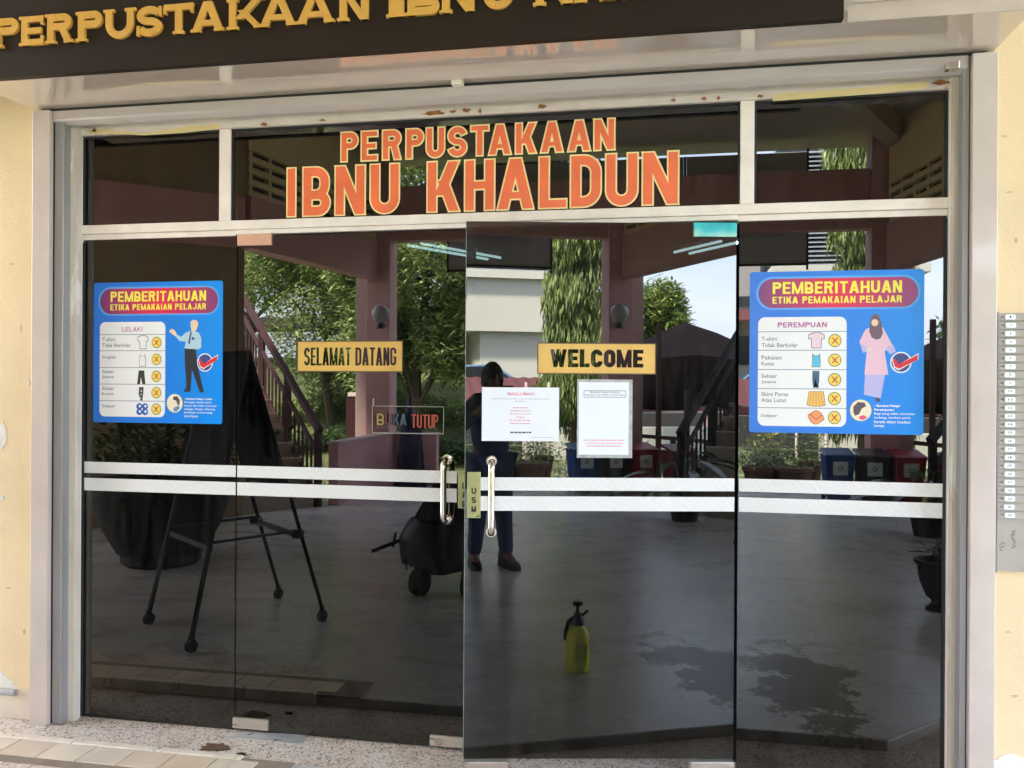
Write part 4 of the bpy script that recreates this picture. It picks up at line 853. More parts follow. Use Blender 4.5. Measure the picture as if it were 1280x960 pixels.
for s, K in ((-1, KL), (1, KR)):
    E_ = (K[0]+s*1.3, K[1]+1.3) if s > 0 else (K[0]-2.3, K[1]+2.3)  # unseen outer lengths shaped for light: the left runs longer to darken that side
    wall_seg('corner_wall', K, E_, .045, 4.7, .16, mat('shade_browned_wall', (.30, .22, .14), .8, var=.06, scale=3), pv); Ps = (CX+s*3.43, YA+.19)  # cream wall browned: the dim corner's shade is put into its colour
    wall_seg('wall_band', (K[0]-s*.0, K[1]), E_, 2.90, 3.44, .20, M_pink, pv)
    # ventilation blocks above the side beam: courses of cream slats with a near-black sheet painting shade into the openings
    a = Vector((K[0], K[1], 0)); e_ = Vector((Ps[0], Ps[1], 0)); d = (e_-a).normalized(); ln = (e_-a).length
    for j in range(5): z = 3.482+j*.125; wall_seg('vent_course', K, Ps, z, z+(.064 if j < 4 else .68), .16, M_cream, pv)
    for i in range(9):
        q = a+d*(.02+i*(ln-.07)/8); wall_seg('vent_block', (q.x, q.y), ((q+d*.05).x, (q+d*.05).y), 3.49, 4.00, .150, M_cream, pv)
    wall_seg('vent_shade_sheet', K, Ps, 3.49, 4.04, .03, M_dark, pv)
    mb = MB(); q_ = CX+s*7.0; mb.box(q_-.15, q_+.15, -2.9, -2.6, .045, 4.7); mb.build('pillar', M_cream, pv, bevel=.01)
mb = MB(); mb.prism([(-8.3, .1), (-8.3, -2.8), (-5.0, -8.8), (3.6, -8.8), (6.9, -2.8), (6.9, .1)][::-1], 4.702, 4.95); mb.build('ceiling_slab', M_ceil, pv)
for a, b, h_ in (((-6.9, -2.6), (5.5, -2.6), .34), ((-5.1, -5.2), (3.7, -5.2), .34), ((-4.2, -8.0), (-1.6, -2.8), .26), ((2.8, -8.0), (.2, -2.8), .26), ((-6.6, -2.9), (-2.6, -2.75), .2)):
    wall_seg('ceiling_beam', a, b, 4.70-h_, 4.701, .22, M_cbeam if h_ > .3 else M_ceil, pv)
# low wall beside the left pillar
lw = thing('low_wall', 'low dusty pink wall joining the left pillar in the reflection', 'wall')
mb = MB(); mb.box(-3.93, -3.81, -8.0, -6.0, .045, .76); mb.box(-3.93, -3.2, -8.16, -8.03, .045, .76); mb.build('wall_body', M_pink, lw)
mb = MB(); mb.box(-3.95, -3.79, -8.0, -5.98, .761, .785); mb.box(-3.95, -3.19, -8.18, -8.01, .7612, .786); mb.build('coping', M_pale, lw)
mp_ = thing('meter_post', 'maroon post with white cap behind the low wall in the reflection', 'post', (-4.62, -8.7, 0)); mb = MB(); mb.box(-.13, .13, -.12, .12, -.3, 1.27); mb.build('post_body', M_maroon, mp_); mb = MB(); mb.box(-.10, .14, -.13, .13, 1.271, 1.33); mb.build('cap', M_frame, mp_)
# grey roller blind hung in the front bay
bl = thing('roller_blind', 'wide dark grey roller blind hanging behind the pink front beam', 'blind')
M_bl = mat('grey_blind_fabric', (.42, .42, .45), .7, var=.05, scale=2); 
mb = MB(); mb.box(-3.12, .15, -8.36, -8.34, 3.09, 4.55); mb.build('blind_panel', M_bl, bl); mb = MB(); mb.box(.19, 1.74, -8.36, -8.34, 3.09, 4.55); mb.build('blind_panel', M_bl, bl)
mb = MB(); mb.box(-3.13, 1.75, -8.37, -8.33, 3.06, 3.088); mb.box(-3.145, -3.121, -8.37, -8.33, 3.06, 4.6); mb.box(1.741, 1.765, -8.37, -8.33, 3.0, 4.6); mb.box(.152, .188, -8.37, -8.33, 3.09, 4.55); mb.build('blind_frame', M_blk, bl)
# globe lamps on the pillars
M_globe = mat('milky_globe', (.32, .30, .30), .12, var=.05)
for s, nm in ((-1, 'left'), (1, 'right')):
    g = thing('globe_lamp', 'unlit globe lamp on the %s pink pillar in the reflection' % nm, 'lamp', (CX+s*3.33+(.10 if s < 0 else -.08), YA+.33, 2.42), group='globe lamps on the pillars')
    mb = MB(); mb.lathe([(.03, -.13), (.08, -.10), (.118, -.03), (.125, .02), (.11, .07), (.07, .11), (.01, .127)], n=20); mb.build('globe', M_globe, g, True)
    mb = MB(); mb.lathe([(.05, -.20), (.06, -.16), (.05, -.131)], n=14); mb.tube([(0, 0, -.17), (0, -.18, -.14)], .02, 8); mb.build('bracket', M_blk, g, True)
cl = thing('ceiling_spotlight', 'unlit white box light under the porch ceiling at upper right reflection', 'lamp', (1.35, -4.2, 4.45)); mb = MB(); mb.box(-.28, .22, -.14, .14, 0, .16); mb.build('lamp_body', M_frame, cl, bevel=.02); mb = MB(); mb.box(.26, .32, -.08, .08, -.06, .24); mb.build('bracket', M_blk, cl)

# ---- stairs on both diagonals
def stair(label, K, s):
    """K: lower inner corner, s=-1 climbs to the left, +1 to the right; treads face the diagonal"""
    st = thing('staircase', label, 'stairs')
    d = Vector((s*.707, -.707, 0)); tdir = Vector((-s*.0+s*.707*1, .707, 0)); W_ = .98
    o_ = Vector((K[0], K[1], 0)); M_st = mat('grey_brown_stair_concrete', (.36, .30, .26), .6, var=.1, scale=6); M_ns = mat('pale_stair_nosing', (.6, .54, .48), .5)
    for i in range(11):
        a = o_+d*.28*i; mb = MB(); pts = [a, a+tdir*W_, a+tdir*W_+d*.29, a+d*.29]; pts = [(p.x, p.y) for p in pts]; 
        if s > 0: pts = pts[::-1]
        z1 = .045+.17*(i+1); mb.prism(pts, max(-.3, z1-.26), z1); sp_ = mb.build('step', M_st, st)
        mb = MB(); mb.beam(a+Vector((0, 0, z1+.006))+d*.01, a+tdir*W_+Vector((0, 0, z1+.006))+d*.01, .03, .014); mb.build('nosing', M_ns, sp_)
    top = o_+d*.28*11; mb = MB(); pts = [top, top+tdir*W_, top+tdir*W_+d*1.3, top+d*1.3]; pts = [(p.x, p.y) for p in pts]; pts = pts[::-1] if s > 0 else pts; mb.prism(pts, 1.75, 1.98); mb.build('landing', M_st, st)
    for q in (top+d*.1+tdir*.1, top+d*1.2+tdir*.1): mb = MB(); mb.box(q.x-.08, q.x+.08, q.y-.08, q.y+.08, -.3, 1.749); mb.build('landing_post', M_st, st)
    M_rl = M_maroon if s < 0 else mat('dark_brown_rail', (.018, .013, .011), .8)
    for side, (off, nb) in enumerate(((.02, 22), (W_-.02, 0))):
        if side == 1 and s < 0: continue
        b0 = o_+tdir*off; up = Vector((0, 0, 1)); run = d*.28*11; rise = up*.17*11
        mb = MB(); mb.beam(b0+up*.92-d*.05, b0+run+rise+up*.92, .07, .07); mb.beam(b0+run+rise+up*.92, b0+run+rise+up*.92+d*1.2, .07, .07); mb.build('handrail', M_rl, st)
        mb = MB(); mb.beam(b0+up*.66, b0+run+rise+up*.66, .04, .04); mb.beam(b0+up*.16+d*.05, b0+run+rise+up*.16, .04, .05); mb.build('mid_rail', M_rl, st)
        for t_ in (0, .333, .667, 1): q = b0+run*t_+rise*t_; mb = MB(); mb.box(q.x-.035, q.x+.035, q.y-.035, q.y+.035, q.z+.045, q.z+.95); mb.build('newel', M_rl, st)
        for k in range(nb):
            t_ = (k+.5)/nb; q = b0+run*t_+rise*t_; mb = MB(); mb.box(q.x-.011, q.x+.011, q.y-.011, q.y+.011, q.z+.15, q.z+.66); mb.build('baluster', M_rl, st)
        if nb:
            e = b0+run+rise
            for k in range(6): q = e+d*(.18+.18*k); mb = MB(); mb.box(q.x-.011, q.x+.011, q.y-.011, q.y+.011, e.z+.1, e.z+.88); mb.build('baluster', M_rl, st)
    return st
def tflip(s): return s
stair('left outdoor staircase with maroon balusters climbing away in the reflection', (-3.98, -5.86), -1)
stair('right outdoor staircase with dark railing climbing away in the open door reflection', (2.58, -5.86), 1)
# wooden rails by the right pillar
fr = thing('wooden_railing', 'thin brown wooden railing between pillar and right staircase', 'railing'); M_wd = mat('weathered_brown_wood', (.13, .075, .055), .7, var=.15, scale=12)
mb = MB(); mb.beam((2.95, -8.2, .76), (3.45, -7.6, .74), .06, .05); mb.build('rail', M_wd, fr); mb = MB(); mb.beam((3.45, -7.6, .74), (3.55, -6.9, .74), .06, .05); mb.build('rail', M_wd, fr)
for x_, y_, z_ in ((2.98, -8.15, .73), (3.18, -7.93, 2.3), (3.45, -7.6, 1.4), (3.32, -7.75, .73), (3.52, -7.1, .72)): mb = MB(); mb.box(x_-.03, x_+.03, y_-.03, y_+.03, -.3, z_); mb.build('post', M_wd, fr)
rr2 = thing('sloping_handrail', 'brown sloping handrail crossing in front of the bins in the reflection', 'railing'); mb = MB(); mb.beam((2.05, -8.3, .62), (3.1, -8.55, .18), .05, .06); mb.build('rail', M_wd, rr2)
mb = MB(); mb.box(2.47, 2.53, -8.43, -8.37, -.3, .75); mb.build('post', M_wd, rr2)

# ================================================================== things on the porch (mirrored in the glass)
# flip-board easel on four castors
ea = thing('wheeled_easel', 'black folding easel on four castors in front of the left door', 'easel')
W4 = [Vector((-3.02, -1.20, .045)), Vector((-2.49, -.78, .045)), Vector((-2.55, -1.91, .045)), Vector((-2.05, -1.47, .045))]
ap = [(W4[0]+W4[2])/2, (W4[1]+W4[3])/2]; ap = [Vector((-2.90, -1.66, 1.66)), Vector((-2.43, -1.27, 1.66))]
M_tubeb = mat('black_painted_tube', (.009, .009, .009), .6)
for i, p in enumerate(W4):
    top = ap[i % 2]; mb = MB(); mb.beam(p+Vector((0, 0, .07)), top, .018, .022); mb.build('leg', M_tubeb, ea)
    d = Vector((.7, .3, 0)).normalized(); c = MB(); c.tube([p+Vector((-.012, 0, .033))+d*.0, p+Vector((.016, .008, .033))], .033, 14); wh = c.build('castor', M_rubber, ea, True)
    c = MB(); c.box(p.x-.012, p.x+.012, p.y-.012, p.y+.012, .10, .13); c.build('castor_fork', M_blk, wh)
for i, j, tz in ((0, 1, .32), (2, 3, .32)):
    f_ = lambda k: W4[k].lerp(ap[k % 2], tz); mb = MB(); mb.beam(f_(i), f_(j), .02, .03); mb.build('crossbar', M_tubeb, ea)
for k in (0, 1):
    mb = MB(); q = W4[k].lerp(ap[k], .34); r_ = W4[k+2].lerp(ap[k], .34); mb.beam(q, r_, .02, .014); mb.build('spreader', M_tubeb, ea)
    mb = MB(); mb.tube([r_+Vector((.03, 0, -.02)), r_+Vector((-.03, 0, -.02))], .028, 12); mb.build('knob', M_blk, ea)
for (i, j), nm in (((0, 1), 'board'), ((2, 3), 'board')):
    a, b = W4[i].lerp(ap[0], .50), W4[j].lerp(ap[1], .50); c, d = ap[1], ap[0]; a, b, c, d = a.lerp(b, .03), b.lerp(a, .03), c.lerp(d, .03), d.lerp(c, .03)
    n_ = (b-a).cross(c-a).normalized()*.012; mb = MB(); vs = [p+n_ for p in (a, b, c, d)]+[p-n_ for p in (a, b, c, d)]
    mb.add(vs, [(0, 1, 2, 3), (7, 6, 5, 4), (0, 4, 5, 1), (1, 5, 6, 2), (2, 6, 7, 3), (3, 7, 4, 0)]); mb.build(nm, mat('blackboard_panel', (.010, .010, .010), .85, spec=.2), ea)
def leaves(mb, n, gen, ln, wd, droop=0., rnd=None, curl=.3):
    rnd = rnd or random
    for _ in range(n):
        p = Vector(gen(rnd)); az = rnd.uniform(0, 2*pi); el = rnd.uniform(-.6, .9)-droop; d = Vector((cos(az)*cos(el), sin(az)*cos(el), sin(el)))
        if droop > 1: d = Vector((cos(az)*.35, sin(az)*.35, -1)).normalized()
        s = d.cross(Vector((0, 0, 1)) if abs(d.z) < .9 else Vector((cos(az), sin(az), 0))).normalized(); s = (s + Vector((0, 0, rnd.uniform(-.5, .5)))).normalized()
        L_ = ln*rnd.uniform(.6, 1.3); w_ = wd*rnd.uniform(.7, 1.2); m_ = p+d*L_*.45
        mb.add([p, m_+s*w_/2, p+d*L_+Vector((0, 0, -curl*L_*.3)), m_-s*w_/2], [(0, 1, 2, 3)])
L_dark = leaf_mat('dark_leaf', (.018, .042, .010), (.08, .15, .04)); L_mid = leaf_mat('mid_green_leaf', (.04, .09, .02), (.18, .28, .06), (.32, .40, .11))
L_olive = leaf_mat('olive_leaf', (.08, .13, .03), (.25, .35, .09), (.42, .50, .19)); L_bright = leaf_mat('bright_leaf', (.02, .06, .008), (.12, .22, .03), (.25, .32, .06))
M_bark = mat('bark', (.09, .065, .045), .9, var=.25, scale=18, bump=.6, bscale=12)
# big planter and urn
bp_ = thing('large_planter', 'huge black planter with leafy shrub at lower left of the reflection', 'planter', (-3.95, -2.75, .045)); M_pot = mat('black_glazed_pot', (.008, .008, .008), .6, var=.3)
mb = MB(); mb.lathe([(.27, 0), (.30, .03), (.30, .09), (.33, .10), (.44, .30), (.53, .56), (.57, .62), (.57, .66), (.52, .66), (.50, .60)], n=28); mb.build('pot', M_pot, bp_, True)
mb = MB(); leaves(mb, 900, lambda r: (r.gauss(0, .3), r.gauss(0, .3), .75+abs(r.gauss(0, .26))), .13, .05); mb.build('foliage', L_dark, bp_)
mb = MB(); [mb.tube([(0, 0, .55), (.15*cos(k), .15*sin(k), .8), (.3*cos(k), .3*sin(k), 1.05)], [.02, .014, .006], 6) for k in range(6)]; mb.build('stem', M_bark, bp_)
ur = thing('plant_urn', 'black footed plant urn near the right edge of the reflection', 'urn', (1.70, -2.52, .045))
mb = MB(); mb.lathe([(.085, 0), (.085, .015), (.055, .035), (.05, .06), (.085, .09), (.12, .18), (.135, .28), (.155, .30), (.155, .32), (.13, .32), (.12, .27)], n=24); mb.build('urn_body', M_pot, ur, True)
mb = MB(); leaves(mb, 90, lambda r: (r.gauss(.05, .05), r.gauss(0, .05), .32+abs(r.gauss(0, .05))), .16, .018, .0); mb.build('foliage', L_dark, ur)
bl_ = thing('broad_leaf_plant', 'potted plant with large drooping leaves at right of the reflection', 'plant', (2.42, -5.35, .045))
mb = MB(); mb.lathe([(.13, 0), (.17, .22), (.19, .24), (.17, .24)], n=18); mb.build('pot', M_pot, bl_, True)
rnd = random.Random(12)
for k in range(13):
    az = k*2.4; el = rnd.uniform(.1, 1.1); r0 = rnd.uniform(.18, .45); h0 = rnd.uniform(.35, .75); c_ = Vector((cos(az)*r0, sin(az)*r0, h0)); d = Vector((cos(az), sin(az), -.35)).normalized(); s_ = Vector((-sin(az), cos(az), .15)); ln = rnd.uniform(.35, .5); wd = ln*.30
    mb = MB(); vs = []; n = 7
    for j in range(n+1):
        t = j/n; w_ = wd*sin(pi*min(1, t*.92+.06))**.8; q = c_+d*ln*t+Vector((0, 0, -.25*t*t*ln+.1*t)); vs += [q-s_*w_/2+Vector((0, 0, .02)), q, q+s_*w_/2+Vector((0, 0, .02))]
    mb.add(vs, [(3*j+i, 3*j+i+1, 3*j+i+4, 3*j+i+3) for j in range(n) for i in (0, 1)]); lf = mb.build('leaf', mat('broad_leaf_green', (.045, .085, .03), .35, var=.2), bl_, True)
    mb = MB(); mb.tube([(0, 0, .2), c_*.6+Vector((0, 0, .12)), c_], .006, 5); mb.build('stalk', mat('green_stalk', (.06, .10, .03), .5), lf)
# covered hand trolley
tr_ = thing('covered_trolley', 'black covered trolley with pole handle and two wheels behind the closed door reflection', 'trolley', (-1.50, -2.32, .045)); M_cov = mat('black_plastic_cover', (.022, .022, .026), .45, bump=.6, bscale=6)
mb = MB(); rows_ = 9; n = 26; vs = []
for i in range(rows_):
    t = i/(rows_-1); z = .17+.33*t; rx_ = .32*(.72+.28*sin(pi*(t*.8+.15))); ry_ = .22*(.8+.2*sin(pi*t))
    for k in range(n): a = 2*pi*k/n; f_ = 1+.06*sin(5*a+3*t)+.04*sin(9*a-4*t); vs.append((rx_*cos(a)*f_-.02, ry_*sin(a)*f_, z+.02*sin(3*a)))
fs = [(i*n+k, i*n+(k+1) % n, (i+1)*n+(k+1) % n, (i+1)*n+k) for i in range(rows_-1) for k in range(n)]+[tuple(range(n-1, -1, -1)), tuple((rows_-1)*n+k for k in range(n))]
mb.add(vs, fs); mb.build('cover', M_cov, tr_, True)
mb = MB(); mb.add([(-.22, -.1, .50), (.28, -.1, .50), (.28, .12, .50), (-.22, .12, .50), (-.05, -.07, .80), (.28, -.07, .80), (.28, .08, .80), (-.05, .08, .80)], [(0, 1, 5, 4), (1, 2, 6, 5), (2, 3, 7, 6), (3, 0, 4, 7), (4, 5, 6, 7)]); mb.build('seat_box', mat('dark_grey_cover', (.03, .03, .032), .5), tr_)
mb = MB(); mb.tube([(-.30, .05, .36), (-.52, .08, .27)], .013, 8); mb.tube([(-.36, .05, .40), (-.38, .05, .30)], .010, 8); mb.build('handle', M_blk, tr_, True)
for x_, y_ in ((-.16, .12), (.14, -.14), (.2, .14)): mb = MB(); mb.tube([(x_-.035, y_, .09), (x_+.035, y_+.02, .09)], .09, 20); mb.build('wheel', M_rubber, tr_, True)
mb = MB(); [mb.tube([(-.27+.03*k, .1, .33), (-.26+.03*k, .12, .16+.02*k)], .006, 5) for k in range(4)]; mb.build('strap', M_blk, tr_)
# navy folding sign board by the pillar
nb = thing('folding_sign', 'navy folding floor sign standing against the low wall in the reflection', 'floor sign', (-3.42, -7.55, .045)); M_nv = mat('navy_plastic', (.012, .02, .07), .5)
for s in (-1, 1): mb = MB(); mb.add([(-.18, s*.16, 0), (.18, s*.16, 0), (.13, s*.02, .86), (-.13, s*.02, .86), (-.18, s*.14, 0), (.18, s*.14, 0), (.13, 0, .86), (-.13, 0, .86)], [(0, 1, 2, 3), (7, 6, 5, 4), (0, 4, 5, 1), (1, 5, 6, 2), (2, 6, 7, 3), (3, 7, 4, 0)]); mb.build('panel', M_nv, nb)
mb = MB(); mb.lathe([(.06, .84), (.08, .95), (.05, 1.12), (.012, 1.26)], c=(-.02, 0, 0), n=10); mb.build('grip', M_nv, nb, True)
# pump sprayer
sy = thing('pump_sprayer', 'yellow pump spray bottle with black head on the grey floor', 'sprayer', (-.04, -1.11, .045)); M_ys = mat('yellow_green_plastic', (.80, .86, .05), .3, var=.05)
mb = MB(); mb.lathe([(.050, 0), (.060, .008), (.062, .03), (.062, .10), (.058, .115), (.060, .13), (.061, .175), (.050, .205), (.034, .222), (.030, .23)], n=26); bt = mb.build('bottle', M_ys, sy, True)
mb = MB(); mb.box(-.03, .03, .060, .064, .06, .15); mb.build('label_panel', mat('faded_label', (.66, .70, .12), .5), bt)
mb = MB(); mb.lathe([(.034, .2305), (.036, .25), (.028, .262), (.020, .27), (.018, .292)], n=18); mb.build('head', M_blk, sy, True)
mb = MB(); mb.tube([(0, 0, .29), (0, 0, .325)], .008, 10); mb.lathe([(.022, .325), (.026, .332), (.024, .345), (.008, .348)], n=14); mb.build('plunger', M_blk, sy, True)
mb = MB(); mb.tube([(-.015, 0, .268), (-.045, 0, .25), (-.062, 0, .20), (-.066, 0, .155)], [.012, .012, .010, .007], 8); mb.build('trigger', M_blk, sy, True)
mb = MB(); mb.tube([(.015, 0, .270), (.045, 0, .288), (.052, 0, .30)], [.008, .007, .010], 8); mb.build('nozzle', M_blk, sy, True)
# ================================================================== the photographer
def skin_body(name, m, parent, chain, joints, sub=2):
    me = bpy.data.meshes.new(name); keys = list(joints); me.from_pydata([joints[k][0] for k in keys], [(keys.index(a), keys.index(b)) for a, b in chain], [])
    me.materials.append(m); o = bpy.data.objects.new(name, me); COL.objects.link(o); o.parent = parent
    sm = o.modifiers.new('skin', 'SKIN'); sm.use_smooth_shade = True
    for i, k in enumerate(keys):
        r = joints[k][1]; me.skin_vertices[0].data[i].radius = r if isinstance(r, tuple) else (r, r)
        me.skin_vertices[0].data[i].use_root = (i == 0)
    ss = o.modifiers.new('sub', 'SUBSURF'); ss.levels = sub; ss.render_levels = sub; return o
pe = thing('person', 'person in dark navy clothes holding up a phone, mirrored in the open door', 'person', (0, -3.60, .045), radians(-8)); pe.scale = (.92, .95, .965)
M_skin = mat('brown_skin', (.28, .16, .10), .5); M_navy = mat('navy_shirt_cloth', (.05, .065, .15), .8, bump=.5, bscale=20); M_jean = mat('dark_denim', (.05, .075, .17), .85, var=.3, scale=20, bump=.3, bscale=60); M_hair = mat('black_hair', (.008, .007, .007), .5, bump=.8, bscale=90)
# local frame: +y faces the doors
J = {'pelvis': ((0, 0, .86), (.155, .11)), 'waist': ((0, .0, 1.02), (.145, .10)), 'chest': ((0, 0, 1.22), (.17, .115)), 'neckb': ((0, 0, 1.36), (.09, .08)), 'neck': ((0, .01, 1.42), .052), 'jaw': ((0, .035, 1.49), (.062, .07)), 'head': ((0, .03, 1.56), (.078, .092)), 'crown': ((0, .02, 1.615), (.06, .07)),
     'shl': ((-.17, 0, 1.33), .062), 'ell': ((-.30, .05, 1.12), .044), 'wrl': ((-.10, .215, 1.33), .028), 'pal': ((-.07, .235, 1.40), (.03, .02)),
     'shr': ((.17, 0, 1.33), .062), 'elr': ((.27, .06, 1.12), .044), 'wrr': ((.12, .215, 1.33), .028), 'par': ((.095, .235, 1.40), (.03, .02)),
     'hpl': ((-.10, 0, .82), .10), 'knl': ((-.125, .03, .46), .066), 'anl': ((-.15, 0, .09), .045), 'tol': ((-.17, .13, .04), .04),
     'hpr': ((.10, 0, .82), .10), 'knr': ((.105, .02, .46), .066), 'anr': ((.11, .10, .09), .045), 'tor': ((.13, .23, .04), .04)}
CH = [('pelvis', 'waist'), ('waist', 'chest'), ('chest', 'neckb'), ('neckb', 'neck'), ('neck', 'jaw'), ('jaw', 'head'), ('head', 'crown'), ('chest', 'shl'), ('shl', 'ell'), ('ell', 'wrl'), ('wrl', 'pal'), ('chest', 'shr'), ('shr', 'elr'), ('elr', 'wrr'), ('wrr', 'par'), ('pelvis', 'hpl'), ('hpl', 'knl'), ('knl', 'anl'), ('anl', 'tol'), ('pelvis', 'hpr'), ('hpr', 'knr'), ('knr', 'anr'), ('anr', 'tor')]
skin_body('body', M_skin, pe, CH, J)
g = .014
def grow(keys, e): return {k: (J[k][0], tuple(x+e for x in J[k][1]) if isinstance(J[k][1], tuple) else J[k][1]+e) for k in keys}
ks = ['waist', 'pelvis', 'chest', 'neckb', 'shl', 'ell', 'shr', 'elr']; Js = grow(ks, g+.006); Js['fl'] = ((-.17, .155, 1.245), .040); Js['fr'] = ((.165, .16, 1.25), .040)
skin_body('shirt', M_navy, pe, [('waist', 'pelvis'), ('waist', 'chest'), ('chest', 'neckb'), ('chest', 'shl'), ('shl', 'ell'), ('ell', 'fl'), ('chest', 'shr'), ('shr', 'elr'), ('elr', 'fr')], Js)
ks = ['pelvis', 'hpl', 'knl', 'anl', 'hpr', 'knr', 'anr']; J['anl'] = ((-.15, 0, .07), .045); J['anr'] = ((.11, .10, .07), .045); skin_body('trousers', M_jean, pe, [('pelvis', 'hpl'), ('hpl', 'knl'), ('knl', 'anl'), ('pelvis', 'hpr'), ('hpr', 'knr'), ('knr', 'anr')], grow(ks, .018))
for (a, b) in (('anl', 'tol'), ('anr', 'tor')):
    A_, B_ = Vector(J[a][0]), Vector(J[b][0]); mb = MB(); d = (B_-A_); d.z = 0; d.normalize(); s_ = Vector((-d.y, d.x, 0)); vs = []; prof = [(-.09, .040, .115), (-.04, .048, .12), (.04, .046, .085), (.10, .050, .06), (.16, .046, .05), (.20, .028, .035)]
    for t, w_, h in prof: q = Vector((A_.x, A_.y, 0))+d*t; vs += [q-s_*w_, q-s_*w_*.8+Vector((0, 0, h)), q+s_*w_*.8+Vector((0, 0, h)), q+s_*w_]
    n = len(prof); fs = [(4*i+j, 4*i+(j+1) % 4, 4*i+4+(j+1) % 4, 4*i+4+j) for i in range(n-1) for j in range(4)]+[(3, 2, 1, 0), (4*n-4, 4*n-3, 4*n-2, 4*n-1)]; mb.add(vs, fs); mb.build('shoe', M_blk, pe, True)
mb = MB(); n = 22; vs = []; rnd = random.Random(3)
for i in range(9):
    ph = pi*.5*i/8*1.15
    for k in range(n):
        a = 2*pi*k/n; R_ = .108*(1+.06*rnd.uniform(-1, 1)); fy = 1.15 if sin(a) < 0 else 1.0
        zz = 1.545+.115*cos(ph)*(1+.05*rnd.uniform(-1, 1)) - (.06 if sin(a) < .35 and i > 6 else 0); vs.append((R_*.86*sin(ph)*cos(a), .022+R_*sin(ph)*sin(a)*fy, zz))
mb.add(vs, [(i*n+k, i*n+(k+1) % n, (i+1)*n+(k+1) % n, (i+1)*n+k) for i in range(8) for k in range(n)]); mb.build('hair', M_hair, pe, True)
fc = MB(); fc.lathe([(.001, -.02), (.014, -.012), (.011, .012), (.004, .028)], c=(0, .128, 1.535), n=10, sy=1.1); fc.build('nose', M_skin, pe, True)
for s in (-1, 1):
    fc = MB(); fc.lathe([(.002, -.009), (.010, -.004), (.010, .004), (.002, .009)], c=(s*.032, .112, 1.558), n=10); fc.build('eye', mat('eye_white', (.5, .5, .5), .3), pe, True)
    fc = MB(); fc.lathe([(.004, -.03), (.012, -.02), (.014, .01), (.006, .028)], c=(s*.083, .02, 1.535), n=8, sx=.6, sy=1.3); fc.build('ear', M_skin, pe, True)
fc = MB(); fc.tube([(-.024, .118, 1.495), (0, .124, 1.493), (.024, .118, 1.495)], [.003, .006, .003], 8); fc.build('mouth', mat('lip', (.25, .10, .08), .5), pe, True)
# fingers wrapped round the phone
for s, pk in ((-1, 'pal'), (1, 'par')):
    P0 = Vector(J[pk][0])
    for k, ln in enumerate((.9, 1., .95, .8)):
        b0 = P0+Vector((s*-.004, .005, .035-.018*k)); pts = [b0, b0+Vector((-s*.012, .030*ln, .006)), b0+Vector((-s*.034*ln, .040, .004)), b0+Vector((-s*.052*ln, .036, 0))]
        mb = MB(); mb.tube(pts, [.0095, .009, .008, .0065], 8); mb.build('finger', M_skin, pe, True)
    mb = MB(); b0 = P0+Vector((-s*.01, 0, -.01)); mb.tube([b0, b0+Vector((-s*.025, -.004, .02)), b0+Vector((-s*.034, .006, .045))], [.011, .010, .008], 8); mb.build('thumb', M_skin, pe, True)
ph = thing('phone', 'dark phone held up in front of the face of the mirrored person', 'phone', (0, -3.60, .045), radians(-8)); ph.scale = (1, 1, .965); mb = MB(); mb.sheet(rrect(-.068, 1.392, .088, 1.468, .010), .254, .262); mb.build('phone_body', M_blk, ph)
mb = MB(); mb.sheet(rrect(.055, 1.425, .084, 1.464, .006), .2622, .265); mb.build('camera_bump', mat('lens_glass', (.03, .03, .04), .08), ph)

# ================================================================== garden behind the porch
# pots and flowers at the edge of the porch
mb = MB(); mb.box(-2.6, 2.45, -10.62, -9.2, -.45, -.082); structure(mb.build('garden_kerb', mat('rough_grey_concrete', (.22, .21, .19), .9, var=.2, scale=6, bump=.4)))
M_terra = mat('terracotta_pot', (.17, .085, .06), .8, var=.2, scale=8)
pots = [(1.28, -9.55, .24, 'wide'), (1.75, -9.6, .30, 'wide'), (2.05, -9.9, .18, 'tall'), (.75, -9.7, .24, 'wide'), (.30, -9.6, .2, 'tall'), (1.50, -10.3, .22, 'tall'), (-1.0, -9.7, .24, 'wide'), (-.35, -9.9, .2, 'tall'), (-2.1, -9.8, .26, 'wide')]
desc = ['broad terracotta bowl with yellow flowers nearest the right panel in the reflection', 'widest terracotta bowl of white-green leaves left of the blue bin', 'slim pot with bushy plant touching the blue bin', 'terracotta bowl of grey green leaves behind the person', 'slim pot of spiky leaves left of the mirrored person', 'slim pot with tall yellow flowers behind the two bowls', 'terracotta bowl of low leaves in the middle of the porch edge', 'slim terracotta pot beside the middle bowl', 'terracotta bowl furthest left on the porch edge']
L_sil = leaf_mat('silver_green_leaf', (.06, .10, .05), (.20, .26, .14), (.45, .48, .35)); M_fl = leaf_mat('yellow_petal', (.75, .60, .05), (.85, .75, .15))
